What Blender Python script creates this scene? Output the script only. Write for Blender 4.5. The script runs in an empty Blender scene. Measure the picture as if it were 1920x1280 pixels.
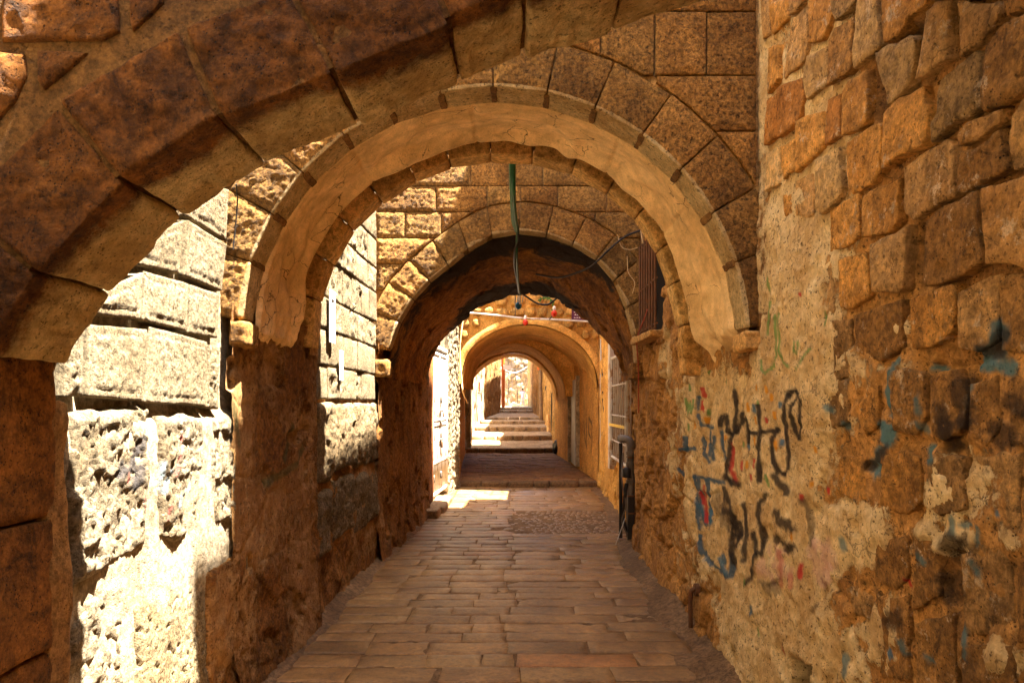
import bpy, math, random
import numpy as np
from mathutils import Vector
from mathutils.geometry import delaunay_2d_cdt

# ------------------------------------------------------------------ camera, sky, sun, exposure
scene = bpy.context.scene
COL = scene.collection
EYE, FPX, VX, VY = 1.6, 1280.0, 960.0, 755.0      # eye height in metres; the photograph's focal length and vanishing point in its pixels

cam_data = bpy.data.cameras.new('camera')
cam = bpy.data.objects.new('camera', cam_data)
COL.objects.link(cam)
cam.location = (0, 0, EYE)
cam.rotation_euler = (math.radians(90), 0, 0)
cam_data.sensor_width = 36.0
cam_data.lens = 24.0
cam_data.shift_y = 115.0 / 1920.0
cam_data.clip_start = 0.05
cam_data.clip_end = 600
scene.camera = cam

SUN_FROM = Vector((1.0, -0.25, 3.0)).normalized()
world = bpy.data.worlds.new('World')
scene.world = world
world.use_nodes = True
wn = world.node_tree
bg = wn.nodes['Background']
sky = wn.nodes.new('ShaderNodeTexSky')
sky.sky_type = 'NISHITA'
sky.sun_disc = False
sky.sun_elevation = math.asin(SUN_FROM.z)
sky.sun_rotation = math.atan2(SUN_FROM.x, SUN_FROM.y)
sky.dust_density = 2.0
wn.links.new(sky.outputs[0], bg.inputs[0])
bg.inputs[1].default_value = 0.062
sun_data = bpy.data.lights.new('sun', 'SUN')
sun_data.energy = 4.4
sun_data.angle = math.radians(0.5)
sun_data.color = (1.0, 0.92, 0.80)
sun = bpy.data.objects.new('sun', sun_data)
COL.objects.link(sun)
sun.location = SUN_FROM * 40
sun.rotation_euler = SUN_FROM.to_track_quat('Z', 'Y').to_euler()

vs = scene.view_settings
vs.view_transform = 'Standard'
vs.look = 'None'
vs.gamma = 1.0
vs.exposure = 4.2
vs.use_curve_mapping = False
cy = scene.cycles
cy.max_bounces = 12
cy.diffuse_bounces = 9
cy.glossy_bounces = 4
cy.sample_clamp_indirect = 6.0
cy.use_denoising = True
try:
    cy.denoiser = 'OPENIMAGEDENOISE'
except Exception:
    pass

# ------------------------------------------------------------------ numbers: noise in numpy
rng = random.Random(11)

def _h(ix, iy, iz, s):
    n = (ix.astype(np.int64) * 374761393 + iy.astype(np.int64) * 668265263 + iz.astype(np.int64) * 2147483647 + s * 974711) & 0xffffffff
    n = ((n ^ (n >> 13)) * 1274126177) & 0xffffffff
    n = ((n ^ (n >> 16)) * 2246822519) & 0xffffffff
    return ((n ^ (n >> 15)) & 0xffffff) / float(0xffffff)

def vnoise(P, s=0):
    I = np.floor(P); F = P - I
    F = F * F * F * (F * (F * 6 - 15) + 10)
    I = I.astype(np.int64)
    x, y, z = I[:, 0], I[:, 1], I[:, 2]
    fx, fy, fz = F[:, 0], F[:, 1], F[:, 2]
    def L(a, b, t): return a + (b - a) * t
    return L(L(L(_h(x, y, z, s), _h(x+1, y, z, s), fx), L(_h(x, y+1, z, s), _h(x+1, y+1, z, s), fx), fy),
             L(L(_h(x, y, z+1, s), _h(x+1, y, z+1, s), fx), L(_h(x, y+1, z+1, s), _h(x+1, y+1, z+1, s), fx), fy), fz)

def fbm(P, scale, octs=4, s=0, gain=0.5):
    """fractal noise, about -0.5..0.5"""
    out = np.zeros(len(P)); a = 1.0; t = 0.0; Q = np.asarray(P, float) * scale
    for o in range(octs):
        out += a * (vnoise(Q + 17.3 * o, s + o) - 0.5); t += a; a *= gain; Q = Q * 2.03
    return out / t * 1.3

def ridged(P, scale, octs=3, s=0):
    out = np.zeros(len(P)); a = 1.0; t = 0.0; Q = np.asarray(P, float) * scale
    for o in range(octs):
        out += a * (1 - np.abs(2 * vnoise(Q + 9.1 * o, s + o) - 1)); t += a; a *= 0.5; Q = Q * 2.1
    return out / t

def facets(P, scale, s=0):
    """broken-rock relief: nearest cell value of a jittered lattice plus a ramp, 0..1"""
    Q = np.asarray(P, float) * scale
    I = np.floor(Q).astype(np.int64)
    best = np.full(len(P), 9.0); val = np.zeros(len(P)); second = np.full(len(P), 9.0)
    for dx in (-1, 0, 1):
        for dy in (-1, 0, 1):
            for dz in (-1, 0, 1):
                c = I + np.array([dx, dy, dz])
                j = np.stack([_h(c[:, 0], c[:, 1], c[:, 2], s + k) for k in range(3)], 1)
                d = np.linalg.norm(c + j - Q, axis=1)
                v = _h(c[:, 0], c[:, 1], c[:, 2], s + 7)
                g = np.stack([_h(c[:, 0], c[:, 1], c[:, 2], s + 11 + k) for k in range(3)], 1) - 0.5
                v = v + 0.9 * ((Q - c - j) * g).sum(1)
                m = d < best
                second = np.where(m, best, np.minimum(second, d))
                val = np.where(m, v, val); best = np.where(m, d, best)
    return val, second - best

def tj(r, lo, hi, base):
    k = r.uniform(lo, hi)
    return (k * base[0], k * base[1], k * base[2])

def sstep(a, b, x):
    t = np.clip((x - a) / (b - a), 0, 1)
    return t * t * (3 - 2 * t)

# ------------------------------------------------------------------ scene-graph helpers
def tag(o, label=None, cat=None, group=None, kind=None):
    if label: o['label'] = label
    if cat: o['category'] = cat
    if group: o['group'] = group
    if kind: o['kind'] = kind
    return o

def empty(name, loc=(0, 0, 0), label=None, cat=None, group=None, kind=None):
    o = bpy.data.objects.new(name, None)
    o.empty_display_size = 0.1
    COL.objects.link(o); o.location = loc
    return tag(o, label, cat, group, kind)

def mesh(name, V, F, mat, parent=None, sharp=None, tint=None, attrs=None, mats=None, midx=None, smooth=True):
    """one linked mesh object; V in world coordinates, made local to its parent"""
    V = np.asarray(V, float)
    if parent is not None:
        off = Vector((0, 0, 0)); p = parent
        while p is not None:
            off += p.location; p = p.parent
        V = V - np.array(off)
    me = bpy.data.meshes.new(name)
    if isinstance(F, np.ndarray):
        n, k = F.shape
        me.vertices.add(len(V)); me.vertices.foreach_set('co', V.astype(np.float32).ravel())
        me.loops.add(n * k); me.loops.foreach_set('vertex_index', F.astype(np.int32).ravel())
        me.polygons.add(n); me.polygons.foreach_set('loop_start', np.arange(0, n * k, k, dtype=np.int32))
        me.update(calc_edges=True)
    else:
        me.from_pydata(V.tolist(), [], F)
    if mats:
        for m in mats: me.materials.append(m)
        if midx is not None: me.polygons.foreach_set('material_index', np.asarray(midx, np.int32))
    elif mat: me.materials.append(mat)
    if smooth:
        me.polygons.foreach_set('use_smooth', [True] * len(me.polygons))
        if sharp is not None: me.set_sharp_from_angle(angle=math.radians(sharp))
    if attrs and 'paint' in attrs: attrs = dict(attrs, cover=np.asarray(attrs['paint'])[:, 3])
    for k, a in (attrs or {}).items():
        a = np.asarray(a, np.float32)
        if a.ndim == 2:
            me.attributes.new(k, 'FLOAT_COLOR', 'POINT').data.foreach_set('color', a.ravel())
        else:
            me.attributes.new(k, 'FLOAT', 'POINT').data.foreach_set('value', a)
    me.update()
    o = bpy.data.objects.new(name, me)
    COL.objects.link(o)
    if parent is not None: o.parent = parent
    if tint is not None: o.color = (tint[0], tint[1], tint[2], 1)
    return o

def grid_faces(nu, nv, wrap=False):
    i, j = np.meshgrid(np.arange(nu if wrap else nu - 1), np.arange(nv - 1), indexing='ij')
    a = (i * nv + j).ravel(); b = (((i + 1) % nu) * nv + j).ravel()
    return np.stack([a, b, b + 1, a + 1], 1)

# ------------------------------------------------------------------ shape helpers
def resample(poly, res):
    out = []
    n = len(poly)
    for i in range(n):
        a, b = np.array(poly[i], float), np.array(poly[(i + 1) % n], float)
        k = max(1, int(np.linalg.norm(b - a) / res))
        for t in range(k): out.append(a + (b - a) * t / k)
    return np.array(out)

def inside(P, poly):
    x, y = P[:, 0], P[:, 1]; r = np.zeros(len(P), bool); n = len(poly)
    for i in range(n):
        x1, y1 = poly[i]; x2, y2 = poly[(i + 1) % n]
        if y1 == y2: continue
        c = ((y1 > y) != (y2 > y)) & (x < (x2 - x1) * (y - y1) / (y2 - y1) + x1)
        r ^= c
    return r

def edge_dist(P, poly):
    d = np.full(len(P), 1e9); n = len(poly)
    for i in range(n):
        a = poly[i]; b = poly[(i + 1) % n]
        ab = b - a; L = ab @ ab
        if L < 1e-12: continue
        t = np.clip(((P - a) @ ab) / L, 0, 1)
        d = np.minimum(d, np.linalg.norm(P - a - t[:, None] * ab, axis=1))
    return d

def shrink(poly, d):
    """move each corner inward by d"""
    P = np.array(poly, float); n = len(P)
    area = 0.5 * sum(P[i][0] * P[(i+1) % n][1] - P[(i+1) % n][0] * P[i][1] for i in range(n))
    if area < 0: P = P[::-1]
    out = []
    for i in range(n):
        a, b, c = P[i - 1], P[i], P[(i + 1) % n]
        e1 = (b - a) / (np.linalg.norm(b - a) + 1e-9); e2 = (c - b) / (np.linalg.norm(c - b) + 1e-9)
        n1 = np.array([-e1[1], e1[0]]); n2 = np.array([-e2[1], e2[0]])
        m = n1 + n2; L = np.linalg.norm(m)
        m = n1 if L < 1e-6 else m / L
        k = d / max(0.45, m @ n1)
        out.append(b + m * k)
    return np.array(out)

def slab(name, poly, mapf, mat, parent, depth=0.06, res=0.02, edge=0.012, wob=0.005, lift=0.0, tilt=0.0,
         relief=None, tint=None, seed=0, attrf=None, sharp=None, label=None, kind=None):
    """a stone: an irregular outline in a plane (u,v), a front with relief, sides that run back into the wall"""
    r = np.random.RandomState(seed)
    B = resample(poly, res)
    w = np.stack([B[:, 0], B[:, 1], np.full(len(B), seed * 1.37)], 1)
    B = B + wob * 2 * np.stack([fbm(w, 9, 3, seed + 1), fbm(w, 9, 3, seed + 5)], 1)
    lo, hi = B.min(0), B.max(0)
    gu = np.arange(lo[0], hi[0] + res, res); gv = np.arange(lo[1], hi[1] + res, res)
    G = np.stack(np.meshgrid(gu, gv, indexing='ij'), -1).reshape(-1, 2)
    G = G + r.uniform(-0.3, 0.3, G.shape) * res
    if len(G):
        G = G[inside(G, B)]
    if len(G):
        G = G[edge_dist(G, B) > 0.5 * res]
    # a row just inside the outline, so the arris can round
    inner = shrink(B, edge * 0.45)
    if len(inner): inner = inner[inside(inner, B)]
    if len(inner): inner = inner[edge_dist(inner, B) > edge * 0.3]
    allp = [B] + ([inner] if len(inner) else []) + ([G] if len(G) else [])
    pts = np.concatenate(allp)
    n = len(B)
    try:
        vv, ee, ff, ov, oe, of = delaunay_2d_cdt([Vector(p) for p in pts], [(i, (i + 1) % n) for i in range(n)], [], 1, 1e-6)
    except Exception:
        return None
    if not ff: return None
    UV = np.array([(v.x, v.y) for v in vv])
    F = np.array([f for f in ff if len(f) == 3], int)
    d = edge_dist(UV, B)
    h = lift - edge * (1 - np.clip(d / edge, 0, 1)) ** 2
    if tilt:
        c = UV.mean(0); h = h + (UV - c) @ (r.uniform(-1, 1, 2) * tilt)
    P0 = mapf(UV[:, 0], UV[:, 1], h * 0)
    if relief is not None: h = h + relief(P0 + np.array([0, 0, 0]), d, seed)
    V = mapf(UV[:, 0], UV[:, 1], h)
    up = mapf(UV[:1, 0], UV[:1, 1], np.array([1.0]))[0] - mapf(UV[:1, 0], UV[:1, 1], np.array([0.0]))[0]
    nn = np.cross(V[F[:, 1]] - V[F[:, 0]], V[F[:, 2]] - V[F[:, 0]])
    F = np.where(((nn @ up) < 0)[:, None], F[:, ::-1], F)
    E = np.concatenate([F[:, [0, 1]], F[:, [1, 2]], F[:, [2, 0]]])
    key = np.sort(E, 1)
    _, idx, cnt = np.unique(key[:, 0] * 1000003 + key[:, 1], return_index=True, return_counts=True)
    be = E[idx[cnt == 1]]
    bv = np.unique(be)
    remap = {int(v): len(V) + i for i, v in enumerate(bv)}
    Vb = mapf(UV[bv, 0], UV[bv, 1], np.full(len(bv), -depth))
    faces = [tuple(int(x) for x in f) for f in F] + [(int(b), int(a), remap[int(a)], remap[int(b)]) for a, b in be]
    Vall = np.concatenate([V, Vb])
    attrs = None
    if attrf is not None:
        UVa = np.concatenate([UV, UV[bv]])
        attrs = attrf(UVa[:, 0], UVa[:, 1], Vall)
    o = mesh(name, Vall, faces, mat, parent, sharp=sharp, tint=tint, attrs=attrs)
    if label: o['label'] = label
    if kind: o['kind'] = kind
    return o

_TPL = {}
def cube_tpl(n):
    if n in _TPL: return _TPL[n]
    key = {}; V = []; F = []
    def vid(p):
        k = tuple(np.round(p, 5))
        if k not in key: key[k] = len(V); V.append(p)
        return key[k]
    t = np.linspace(-1, 1, n + 1)
    for ax in range(3):
        for sg in (-1, 1):
            for i in range(n):
                for j in range(n):
                    q = []
                    for a, b in ((i, j), (i + 1, j), (i + 1, j + 1), (i, j + 1)):
                        p = np.zeros(3); p[ax] = sg; p[(ax + 1) % 3] = t[a]; p[(ax + 2) % 3] = t[b]
                        q.append(vid(p))
                    F.append(q if sg > 0 else q[::-1])
    _TPL[n] = (np.array(V), np.array(F))
    return _TPL[n]

def block(name, C8, mat, parent, n=6, rnd=0.012, amp=0.004, scale=14, relief=None, tint=None, seed=0, sharp=None, label=None, attrf=None, kind=None):
    """a rounded, roughened hexahedron; C8 indexed [i][j][k] in {0,1}"""
    C = np.array(C8, float).reshape(2, 2, 2, 3)
    T, F = cube_tpl(n)
    ax = [np.zeros(3)] * 3; hs = np.zeros(3)
    e0 = (C[1] - C[0]).reshape(-1, 3); e1 = (C[:, 1] - C[:, 0]).reshape(-1, 3); e2 = (C[:, :, 1] - C[:, :, 0]).reshape(-1, 3)
    for a, e in enumerate((e0, e1, e2)):
        m = e.mean(0); hs[a] = np.linalg.norm(m) / 2; ax[a] = m / (np.linalg.norm(m) + 1e-9)
    rr = min(rnd, hs.min() * 0.6)
    p = T * hs
    inn = np.clip(p, -(hs - rr), hs - rr); d = p - inn
    L = np.linalg.norm(d, axis=1, keepdims=True)
    q = (inn + d / L * rr) / hs
    Nl = d / L
    t = (q + 1) / 2
    def lin(t):
        a, b, c = t[:, 0:1], t[:, 1:2], t[:, 2:3]
        out = 0
        for i in (0, 1):
            for j in (0, 1):
                for k in (0, 1):
                    out = out + (a if i else 1 - a) * (b if j else 1 - b) * (c if k else 1 - c) * C[i, j, k]
        return out
    P = lin(t)
    A = np.array(ax)
    if np.linalg.det(A) < 0: F = F[:, ::-1]
    N = Nl @ A
    h = amp * 2 * fbm(P, scale, 4, seed) + amp * 1.5 * fbm(P, scale * 0.25, 2, seed + 3)
    if relief is not None: h = h + relief(P, T, Nl, seed)
    V = P + N * h[:, None]
    o = mesh(name, V, F.copy(), mat, parent, sharp=sharp, tint=tint, attrs=attrf(V) if attrf else None)
    if label: o['label'] = label
    if kind: o['kind'] = kind
    return o

def box8(x0, x1, y0, y1, z0, z1):
    return [[[(x, y, z) for z in (z0, z1)] for y in (y0, y1)] for x in (x0, x1)]

def tube(name, pts, r, mat, parent=None, seg=8, r2=None, tint=None, closed_ends=True):
    pts = [np.array(p, float) for p in pts]
    V = []; m = len(pts)
    up = np.array([0.13, 0.2, 1.0])
    for i, p in enumerate(pts):
        d = pts[min(i + 1, m - 1)] - pts[max(i - 1, 0)]
        d = d / (np.linalg.norm(d) + 1e-9)
        a = np.cross(d, up)
        if np.linalg.norm(a) < 0.15: a = np.cross(d, np.array([1.0, 0.3, 0]))
        a /= np.linalg.norm(a); b = np.cross(d, a)
        rr = r if r2 is None else r + (r2 - r) * i / max(1, m - 1)
        for k in range(seg):
            t = 2 * math.pi * k / seg
            V.append(p + rr * (math.cos(t) * a + math.sin(t) * b))
    F = []
    for i in range(m - 1):
        for k in range(seg):
            F.append((i * seg + k, i * seg + (k + 1) % seg, (i + 1) * seg + (k + 1) % seg, (i + 1) * seg + k))
    F.append(tuple(range(seg))[::-1]); F.append(tuple(range((m - 1) * seg, m * seg)))
    return mesh(name, V, F, mat, parent, sharp=50, tint=tint)

def curve_pts(pts, n=10):
    """Catmull-Rom through the points"""
    P = [np.array(p, float) for p in pts]
    P = [2 * P[0] - P[1]] + P + [2 * P[-1] - P[-2]]
    out = []
    for i in range(1, len(P) - 2):
        for t in np.linspace(0, 1, n, endpoint=False):
            a, b, c, d = P[i - 1], P[i], P[i + 1], P[i + 2]
            out.append(0.5 * ((2 * b) + (c - a) * t + (2 * a - 5 * b + 4 * c - d) * t * t + (3 * b - a - 3 * c + d) * t ** 3))
    out.append(P[-2])
    return out

def lathe(name, prof, mat, parent=None, at=(0, 0, 0), seg=14, tint=None):
    V = []; F = []
    for r, z in prof:
        for k in range(seg):
            t = 2 * math.pi * k / seg
            V.append((at[0] + r * math.cos(t), at[1] + r * math.sin(t), at[2] + z))
    for i in range(len(prof) - 1):
        for k in range(seg):
            F.append((i * seg + k, i * seg + (k + 1) % seg, (i + 1) * seg + (k + 1) % seg, (i + 1) * seg + k))
    F.append(tuple(range(seg))[::-1]); F.append(tuple(range((len(prof) - 1) * seg, len(prof) * seg)))
    return mesh(name, V, F, mat, parent, sharp=60, tint=tint)

def join_data(parts):
    V = []; F = []; o = 0
    for v, f in parts:
        V += list(v); F += [tuple(i + o for i in q) for q in f]; o += len(v)
    return V, F

def bx(x0, x1, y0, y1, z0, z1):
    V = [(x, y, z) for x in (x0, x1) for y in (y0, y1) for z in (z0, z1)]
    return V, [(0, 1, 3, 2), (4, 6, 7, 5), (0, 4, 5, 1), (2, 3, 7, 6), (0, 2, 6, 4), (1, 5, 7, 3)]

def boxes(name, parts, mat, parent=None, tint=None):
    V, F = join_data([bx(*p) for p in parts])
    return mesh(name, V, F, mat, parent, tint=tint, smooth=False)

# photograph measurements turned into metres on the wall they belong to
def on_right(p, X=1.3):
    D = FPX * X / (p[0] - VX); return (D, EYE - (p[1] - VY) * D / FPX)
def on_left(p, X=-1.5):
    D = FPX * X / (p[0] - VX); return (D, EYE - (p[1] - VY) * D / FPX)
def on_front(p, D):
    return ((p[0] - VX) * D / FPX, EYE - (p[1] - VY) * D / FPX)
def at(p, D):
    return ((p[0] - VX) * D / FPX, D, EYE - (p[1] - VY) * D / FPX)

# plan of the alley: inner faces of the two sides against distance
def Xl(D): return np.interp(D, [-20, 3.6, 4.85, 6.88, 9.75, 10.7, 12.0, 13.0, 19.0, 20.0, 28, 44], [-1.5, -1.5, -1.42, -1.37, -1.22, -1.25, -1.16, -1.02, -1.31, -1.31, -1.12, -0.78])
def Xr(D): return np.interp(D, [-20, 6.9, 8.0, 8.01, 13.0, 19.0, 55], [1.3, 1.3, 1.42, 1.5, 1.66, 1.22, 1.28])
def map_right(u, v, h): return np.stack([Xr(u) - h, u, v], 1)
def map_left(u, v, h): return np.stack([Xl(u) + h, u, v], 1)
def map_front(D0): return lambda u, v, h: np.stack([u, D0 - h, v], 1)
def map_floor(z0=0.0): return lambda u, v, h: np.stack([u, v, z0 + h], 1)
# ------------------------------------------------------------------ materials
class NT:
    def __init__(s, name):
        s.m = bpy.data.materials.new(name); s.m.use_nodes = True
        s.t = s.m.node_tree; s.b = s.t.nodes['Principled BSDF']
        s.pos = s.n('ShaderNodeNewGeometry').outputs['Position']
        s.oi = s.n('ShaderNodeObjectInfo')
    def n(s, k, **kw):
        x = s.t.nodes.new(k)
        for a, b in kw.items(): setattr(x, a, b)
        return x
    def l(s, a, b): s.t.links.new(a, b)
    def vec(s, scale=(1, 1, 1)):
        x = s.n('ShaderNodeMapping'); x.inputs['Scale'].default_value = scale
        s.l(s.pos, x.inputs['Vector']); return x.outputs[0]
    def noise(s, scale, detail=6, rough=0.6, vec=None, dist=0.0):
        x = s.n('ShaderNodeTexNoise'); x.inputs['Scale'].default_value = scale; x.inputs['Detail'].default_value = detail
        x.inputs['Roughness'].default_value = rough; x.inputs['Distortion'].default_value = dist
        s.l(vec or s.pos, x.inputs['Vector']); return x.outputs['Fac']
    def voro(s, scale, feature='F1', vec=None):
        x = s.n('ShaderNodeTexVoronoi'); x.feature = feature; x.inputs['Scale'].default_value = scale
        s.l(vec or s.pos, x.inputs['Vector']); return x.outputs['Distance']
    def ramp(s, f, a, b, lo=0.0, hi=1.0):
        x = s.n('ShaderNodeMapRange'); x.interpolation_type = 'SMOOTHSTEP'
        x.inputs[1].default_value = a; x.inputs[2].default_value = b; x.inputs[3].default_value = lo; x.inputs[4].default_value = hi
        s.l(f, x.inputs[0]); return x.outputs[0]
    def math(s, op, a, b=None):
        x = s.n('ShaderNodeMath', operation=op)
        for i, v in enumerate((a, b)):
            if v is None: continue
            if isinstance(v, (int, float)): x.inputs[i].default_value = v
            else: s.l(v, x.inputs[i])
        return x.outputs[0]
    def mix(s, f, a, b, blend='MIX'):
        x = s.n('ShaderNodeMix', data_type='RGBA', blend_type=blend)
        if isinstance(f, (int, float)): x.inputs[0].default_value = f
        else: s.l(f, x.inputs[0])
        for i, v in ((6, a), (7, b)):
            if isinstance(v, tuple): x.inputs[i].default_value = (v[0], v[1], v[2], 1)
            else: s.l(v, x.inputs[i])
        return x.outputs[2]
    def attr(s, name):
        x = s.n('ShaderNodeAttribute'); x.attribute_name = name; return x
    def bump(s, h, strength, dist, prev=None):
        x = s.n('ShaderNodeBump'); x.inputs['Strength'].default_value = strength; x.inputs['Distance'].default_value = dist
        s.l(h, x.inputs['Height'])
        if prev is not None: s.l(prev, x.inputs['Normal'])
        return x.outputs[0]
    def done(s, col, nrm=None, rough=0.9, spec=0.25, metal=0.0):
        if isinstance(col, tuple): s.b.inputs['Base Color'].default_value = (*col, 1)
        else: s.l(col, s.b.inputs['Base Color'])
        if isinstance(rough, (int, float)): s.b.inputs['Roughness'].default_value = rough
        else: s.l(rough, s.b.inputs['Roughness'])
        s.b.inputs['Specular IOR Level'].default_value = spec
        s.b.inputs['Metallic'].default_value = metal
        if nrm is not None: s.l(nrm, s.b.inputs['Normal'])
        return s.m

def stone_mat(name, c1, c2, dark, big=2.2, grain=26, pits=0.5, stain=0.5, bump=0.6, dist=0.012, paint=False, plaster=None, rough=0.92, streak=0.3, pale=None, tinted=True, contrast=0.5, speck=0.5, crack=0.3, warm=(1.40, 1.25, 0.88), psoft=0.05, soot=False, spec=0.25):
    """limestone or render: two tones in clouds, brown stains, pits, specks, grain; multiplied by the object's own tint"""
    c1 = tuple(a * b for a, b in zip(c1, warm)); c2 = tuple(a * b for a, b in zip(c2, warm))
    if plaster: plaster = tuple(min(0.8, a * b) for a, b in zip(plaster, (1 + (w - 1) * 0.45 for w in warm)))
    s = NT(name)
    f1 = s.ramp(s.noise(big, 9, 0.68, dist=0.4), 0.38, 0.62)
    col = s.mix(f1, c1, tuple(0.85 * x for x in c2))
    if tinted:
        col = s.mix(1.0, col, s.oi.outputs['Color'], 'MULTIPLY')
    fine = s.noise(grain, 10, 0.74)
    nz = s.noise(8.0, 12, 0.78, dist=0.8)
    micro = s.noise(95, 6, 0.7)
    pf = None
    if plaster:
        pa = s.attr('plaster').outputs['Fac']
        e = s.math('ADD', pa, s.math('MULTIPLY', s.math('SUBTRACT', s.noise(24, 12, 0.78), 0.5), 1.2))
        pf = s.ramp(e, 0.49 - psoft, 0.49 + psoft)
        pc = s.mix(s.ramp(s.noise(4.5, 9, 0.7), 0.38, 0.62), plaster, tuple(x * y for x, y in zip(plaster, (0.72, 0.62, 0.50))))
        col = s.mix(pf, col, pc)
    damp = (lambda f, k: f) if pf is None else (lambda f, k: s.math('MULTIPLY', f, s.math('SUBTRACT', 1.0, s.math('MULTIPLY', pf, k))))
    st = s.ramp(s.noise(1.7, 10, 0.72, vec=s.vec((1, 1, 0.45)), dist=0.6), 0.48, 0.70, 0, stain)
    col = s.mix(damp(st, 0.7), col, dark)
    sk = s.ramp(s.noise(5.0, 9, 0.72, vec=s.vec((1.5, 1.5, 0.22))), 0.54, 0.72, 0, streak)
    col = s.mix(damp(sk, 0.6), col, tuple(0.6 * x for x in dark))
    sp = s.ramp(nz, 0.56, 0.66, 0, pits)
    col = s.mix(damp(sp, 0.45), col, tuple(0.9 * x for x in dark))
    if pale:
        pl = s.ramp(s.noise(9, 12, 0.8), 0.56, 0.62, 0, 0.85)
        col = s.mix(pl, col, pale)
    pit = s.ramp(s.voro(75), 0.05, 0.30)
    pm = s.ramp(s.noise(11, 5, 0.6), 0.46, 0.58)
    pitm = s.math('MULTIPLY', s.math('SUBTRACT', 1.0, pit), pm)
    col = s.mix(s.math('MULTIPLY', pitm, min(1.0, pits * 1.3)), col, tuple(0.4 * x for x in dark))  # hollows darkened in colour: dirt, plus relief shading soft light leaves weak
    spk = s.ramp(s.noise(48, 5, 0.62), 0.585, 0.65, 0, speck)
    col = s.mix(spk, col, tuple(0.6 * x for x in dark))
    if crack:
        wv = s.n('ShaderNodeVectorMath', operation='ADD'); s.l(s.pos, wv.inputs[0])
        wn_ = s.n('ShaderNodeTexNoise'); wn_.inputs['Scale'].default_value = 6; wn_.inputs['Detail'].default_value = 6; s.l(s.pos, wn_.inputs['Vector'])
        sc_ = s.n('ShaderNodeVectorMath', operation='SCALE'); sc_.inputs[3].default_value = 0.25; s.l(wn_.outputs['Color'], sc_.inputs[0]); s.l(sc_.outputs[0], wv.inputs[1])
        ce = s.voro(5.5, 'DISTANCE_TO_EDGE', wv.outputs[0])
        cm = s.math('MULTIPLY', s.ramp(ce, 0.004, 0.022, 1, 0), s.ramp(s.noise(2.6, 4, 0.6), 0.5, 0.6))
        col = s.mix(s.math('MULTIPLY', cm, crack), col, tuple(0.35 * x for x in dark))
    lo = 1.0 - contrast; hi = 1.0 + 0.72 * contrast
    g = s.ramp(fine, 0.34, 0.66, lo, hi); g2 = s.ramp(micro, 0.34, 0.66, 1 - 0.4 * contrast, 1 + 0.3 * contrast)
    gg = s.math('MULTIPLY', g, g2)
    if pf is not None:
        gx_ = s.n('ShaderNodeMix'); s.l(s.math('MULTIPLY', pf, 0.55), gx_.inputs[0]); s.l(gg, gx_.inputs[2]); gx_.inputs[3].default_value = 1.05; gg = gx_.outputs[0]
    gm = s.n('ShaderNodeVectorMath', operation='SCALE'); s.l(col, gm.inputs[0]); s.l(gg, gm.inputs[3])
    col = gm.outputs[0]
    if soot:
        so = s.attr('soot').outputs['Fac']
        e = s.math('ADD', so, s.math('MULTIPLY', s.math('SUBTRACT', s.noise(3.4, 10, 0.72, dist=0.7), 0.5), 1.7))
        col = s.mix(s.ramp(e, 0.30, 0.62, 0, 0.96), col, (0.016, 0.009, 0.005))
    if paint:
        pt = s.attr('paint')
        fl = s.ramp(s.noise(55, 10, 0.8), 0.26, 0.42)
        fl2 = s.ramp(s.noise(14, 8, 0.7), 0.30, 0.40, 0.6, 1.0)
        a = s.math('MULTIPLY', s.math('MULTIPLY', s.attr('cover').outputs['Fac'], fl), fl2)
        col = s.mix(a, col, pt.outputs['Color'])
    h = s.math('ADD', s.math('MULTIPLY', fine, 1.0), s.math('MULTIPLY', nz, 1.2))
    h = s.math('SUBTRACT', h, s.math('MULTIPLY', pitm, 0.8))
    h = s.math('SUBTRACT', h, s.math('MULTIPLY', spk, 0.5))
    if pf is not None: h = s.math('ADD', h, s.math('MULTIPLY', pf, 0.7))
    nr = s.bump(h, min(1.0, bump * 1.3), dist * 1.8)
    nr = s.bump(micro, min(1.0, bump * 0.9), 0.008, nr)
    return s.done(col, nr, rough, spec)

def plain_mat(name, c, rough=0.6, metal=0.0, var=0.25, grain=30, bump=0.15, rust=None, spec=0.3):
    s = NT(name)
    col = s.mix(s.ramp(s.noise(grain * 0.3, 8, 0.65), 0.3, 0.7), tuple(x * (1 - var) for x in c), tuple(min(1, x * (1 + var)) for x in c))
    col = s.mix(1.0, col, s.oi.outputs['Color'], 'MULTIPLY')
    if rust:
        col = s.mix(s.ramp(s.noise(grain * 0.5, 10, 0.75), 0.52, 0.62), col, rust)
    return s.done(col, s.bump(s.noise(grain * 3, 5, 0.6), bump, 0.003), rough, spec, metal)

M = {}
DK = (0.085, 0.038, 0.012)
M['block'] = stone_mat('weathered_block', (0.47, 0.265, 0.10), (0.40, 0.205, 0.065), DK, big=3.0, pits=0.5, stain=0.42, bump=0.7, paint=True, streak=0.25, contrast=0.42, crack=0.5, pale=(0.66, 0.475, 0.275), warm=(1.24, 1.24, 1.04))
M['rubble'] = stone_mat('flaking_block', (0.42, 0.235, 0.085), (0.34, 0.18, 0.06), DK, big=3.0, pits=0.85, stain=0.65, bump=0.9, dist=0.016, paint=True, streak=0.5, pale=(0.64, 0.47, 0.28), warm=(1.30, 1.26, 1.0))
M['side'] = stone_mat('wall_render', (0.42, 0.235, 0.088), (0.32, 0.165, 0.06), DK, big=2.0, pits=0.85, stain=0.6, bump=0.6, dist=0.014, paint=True, plaster=(0.84, 0.535, 0.315), streak=0.5, contrast=0.42, speck=0.7, crack=0.5)
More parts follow.
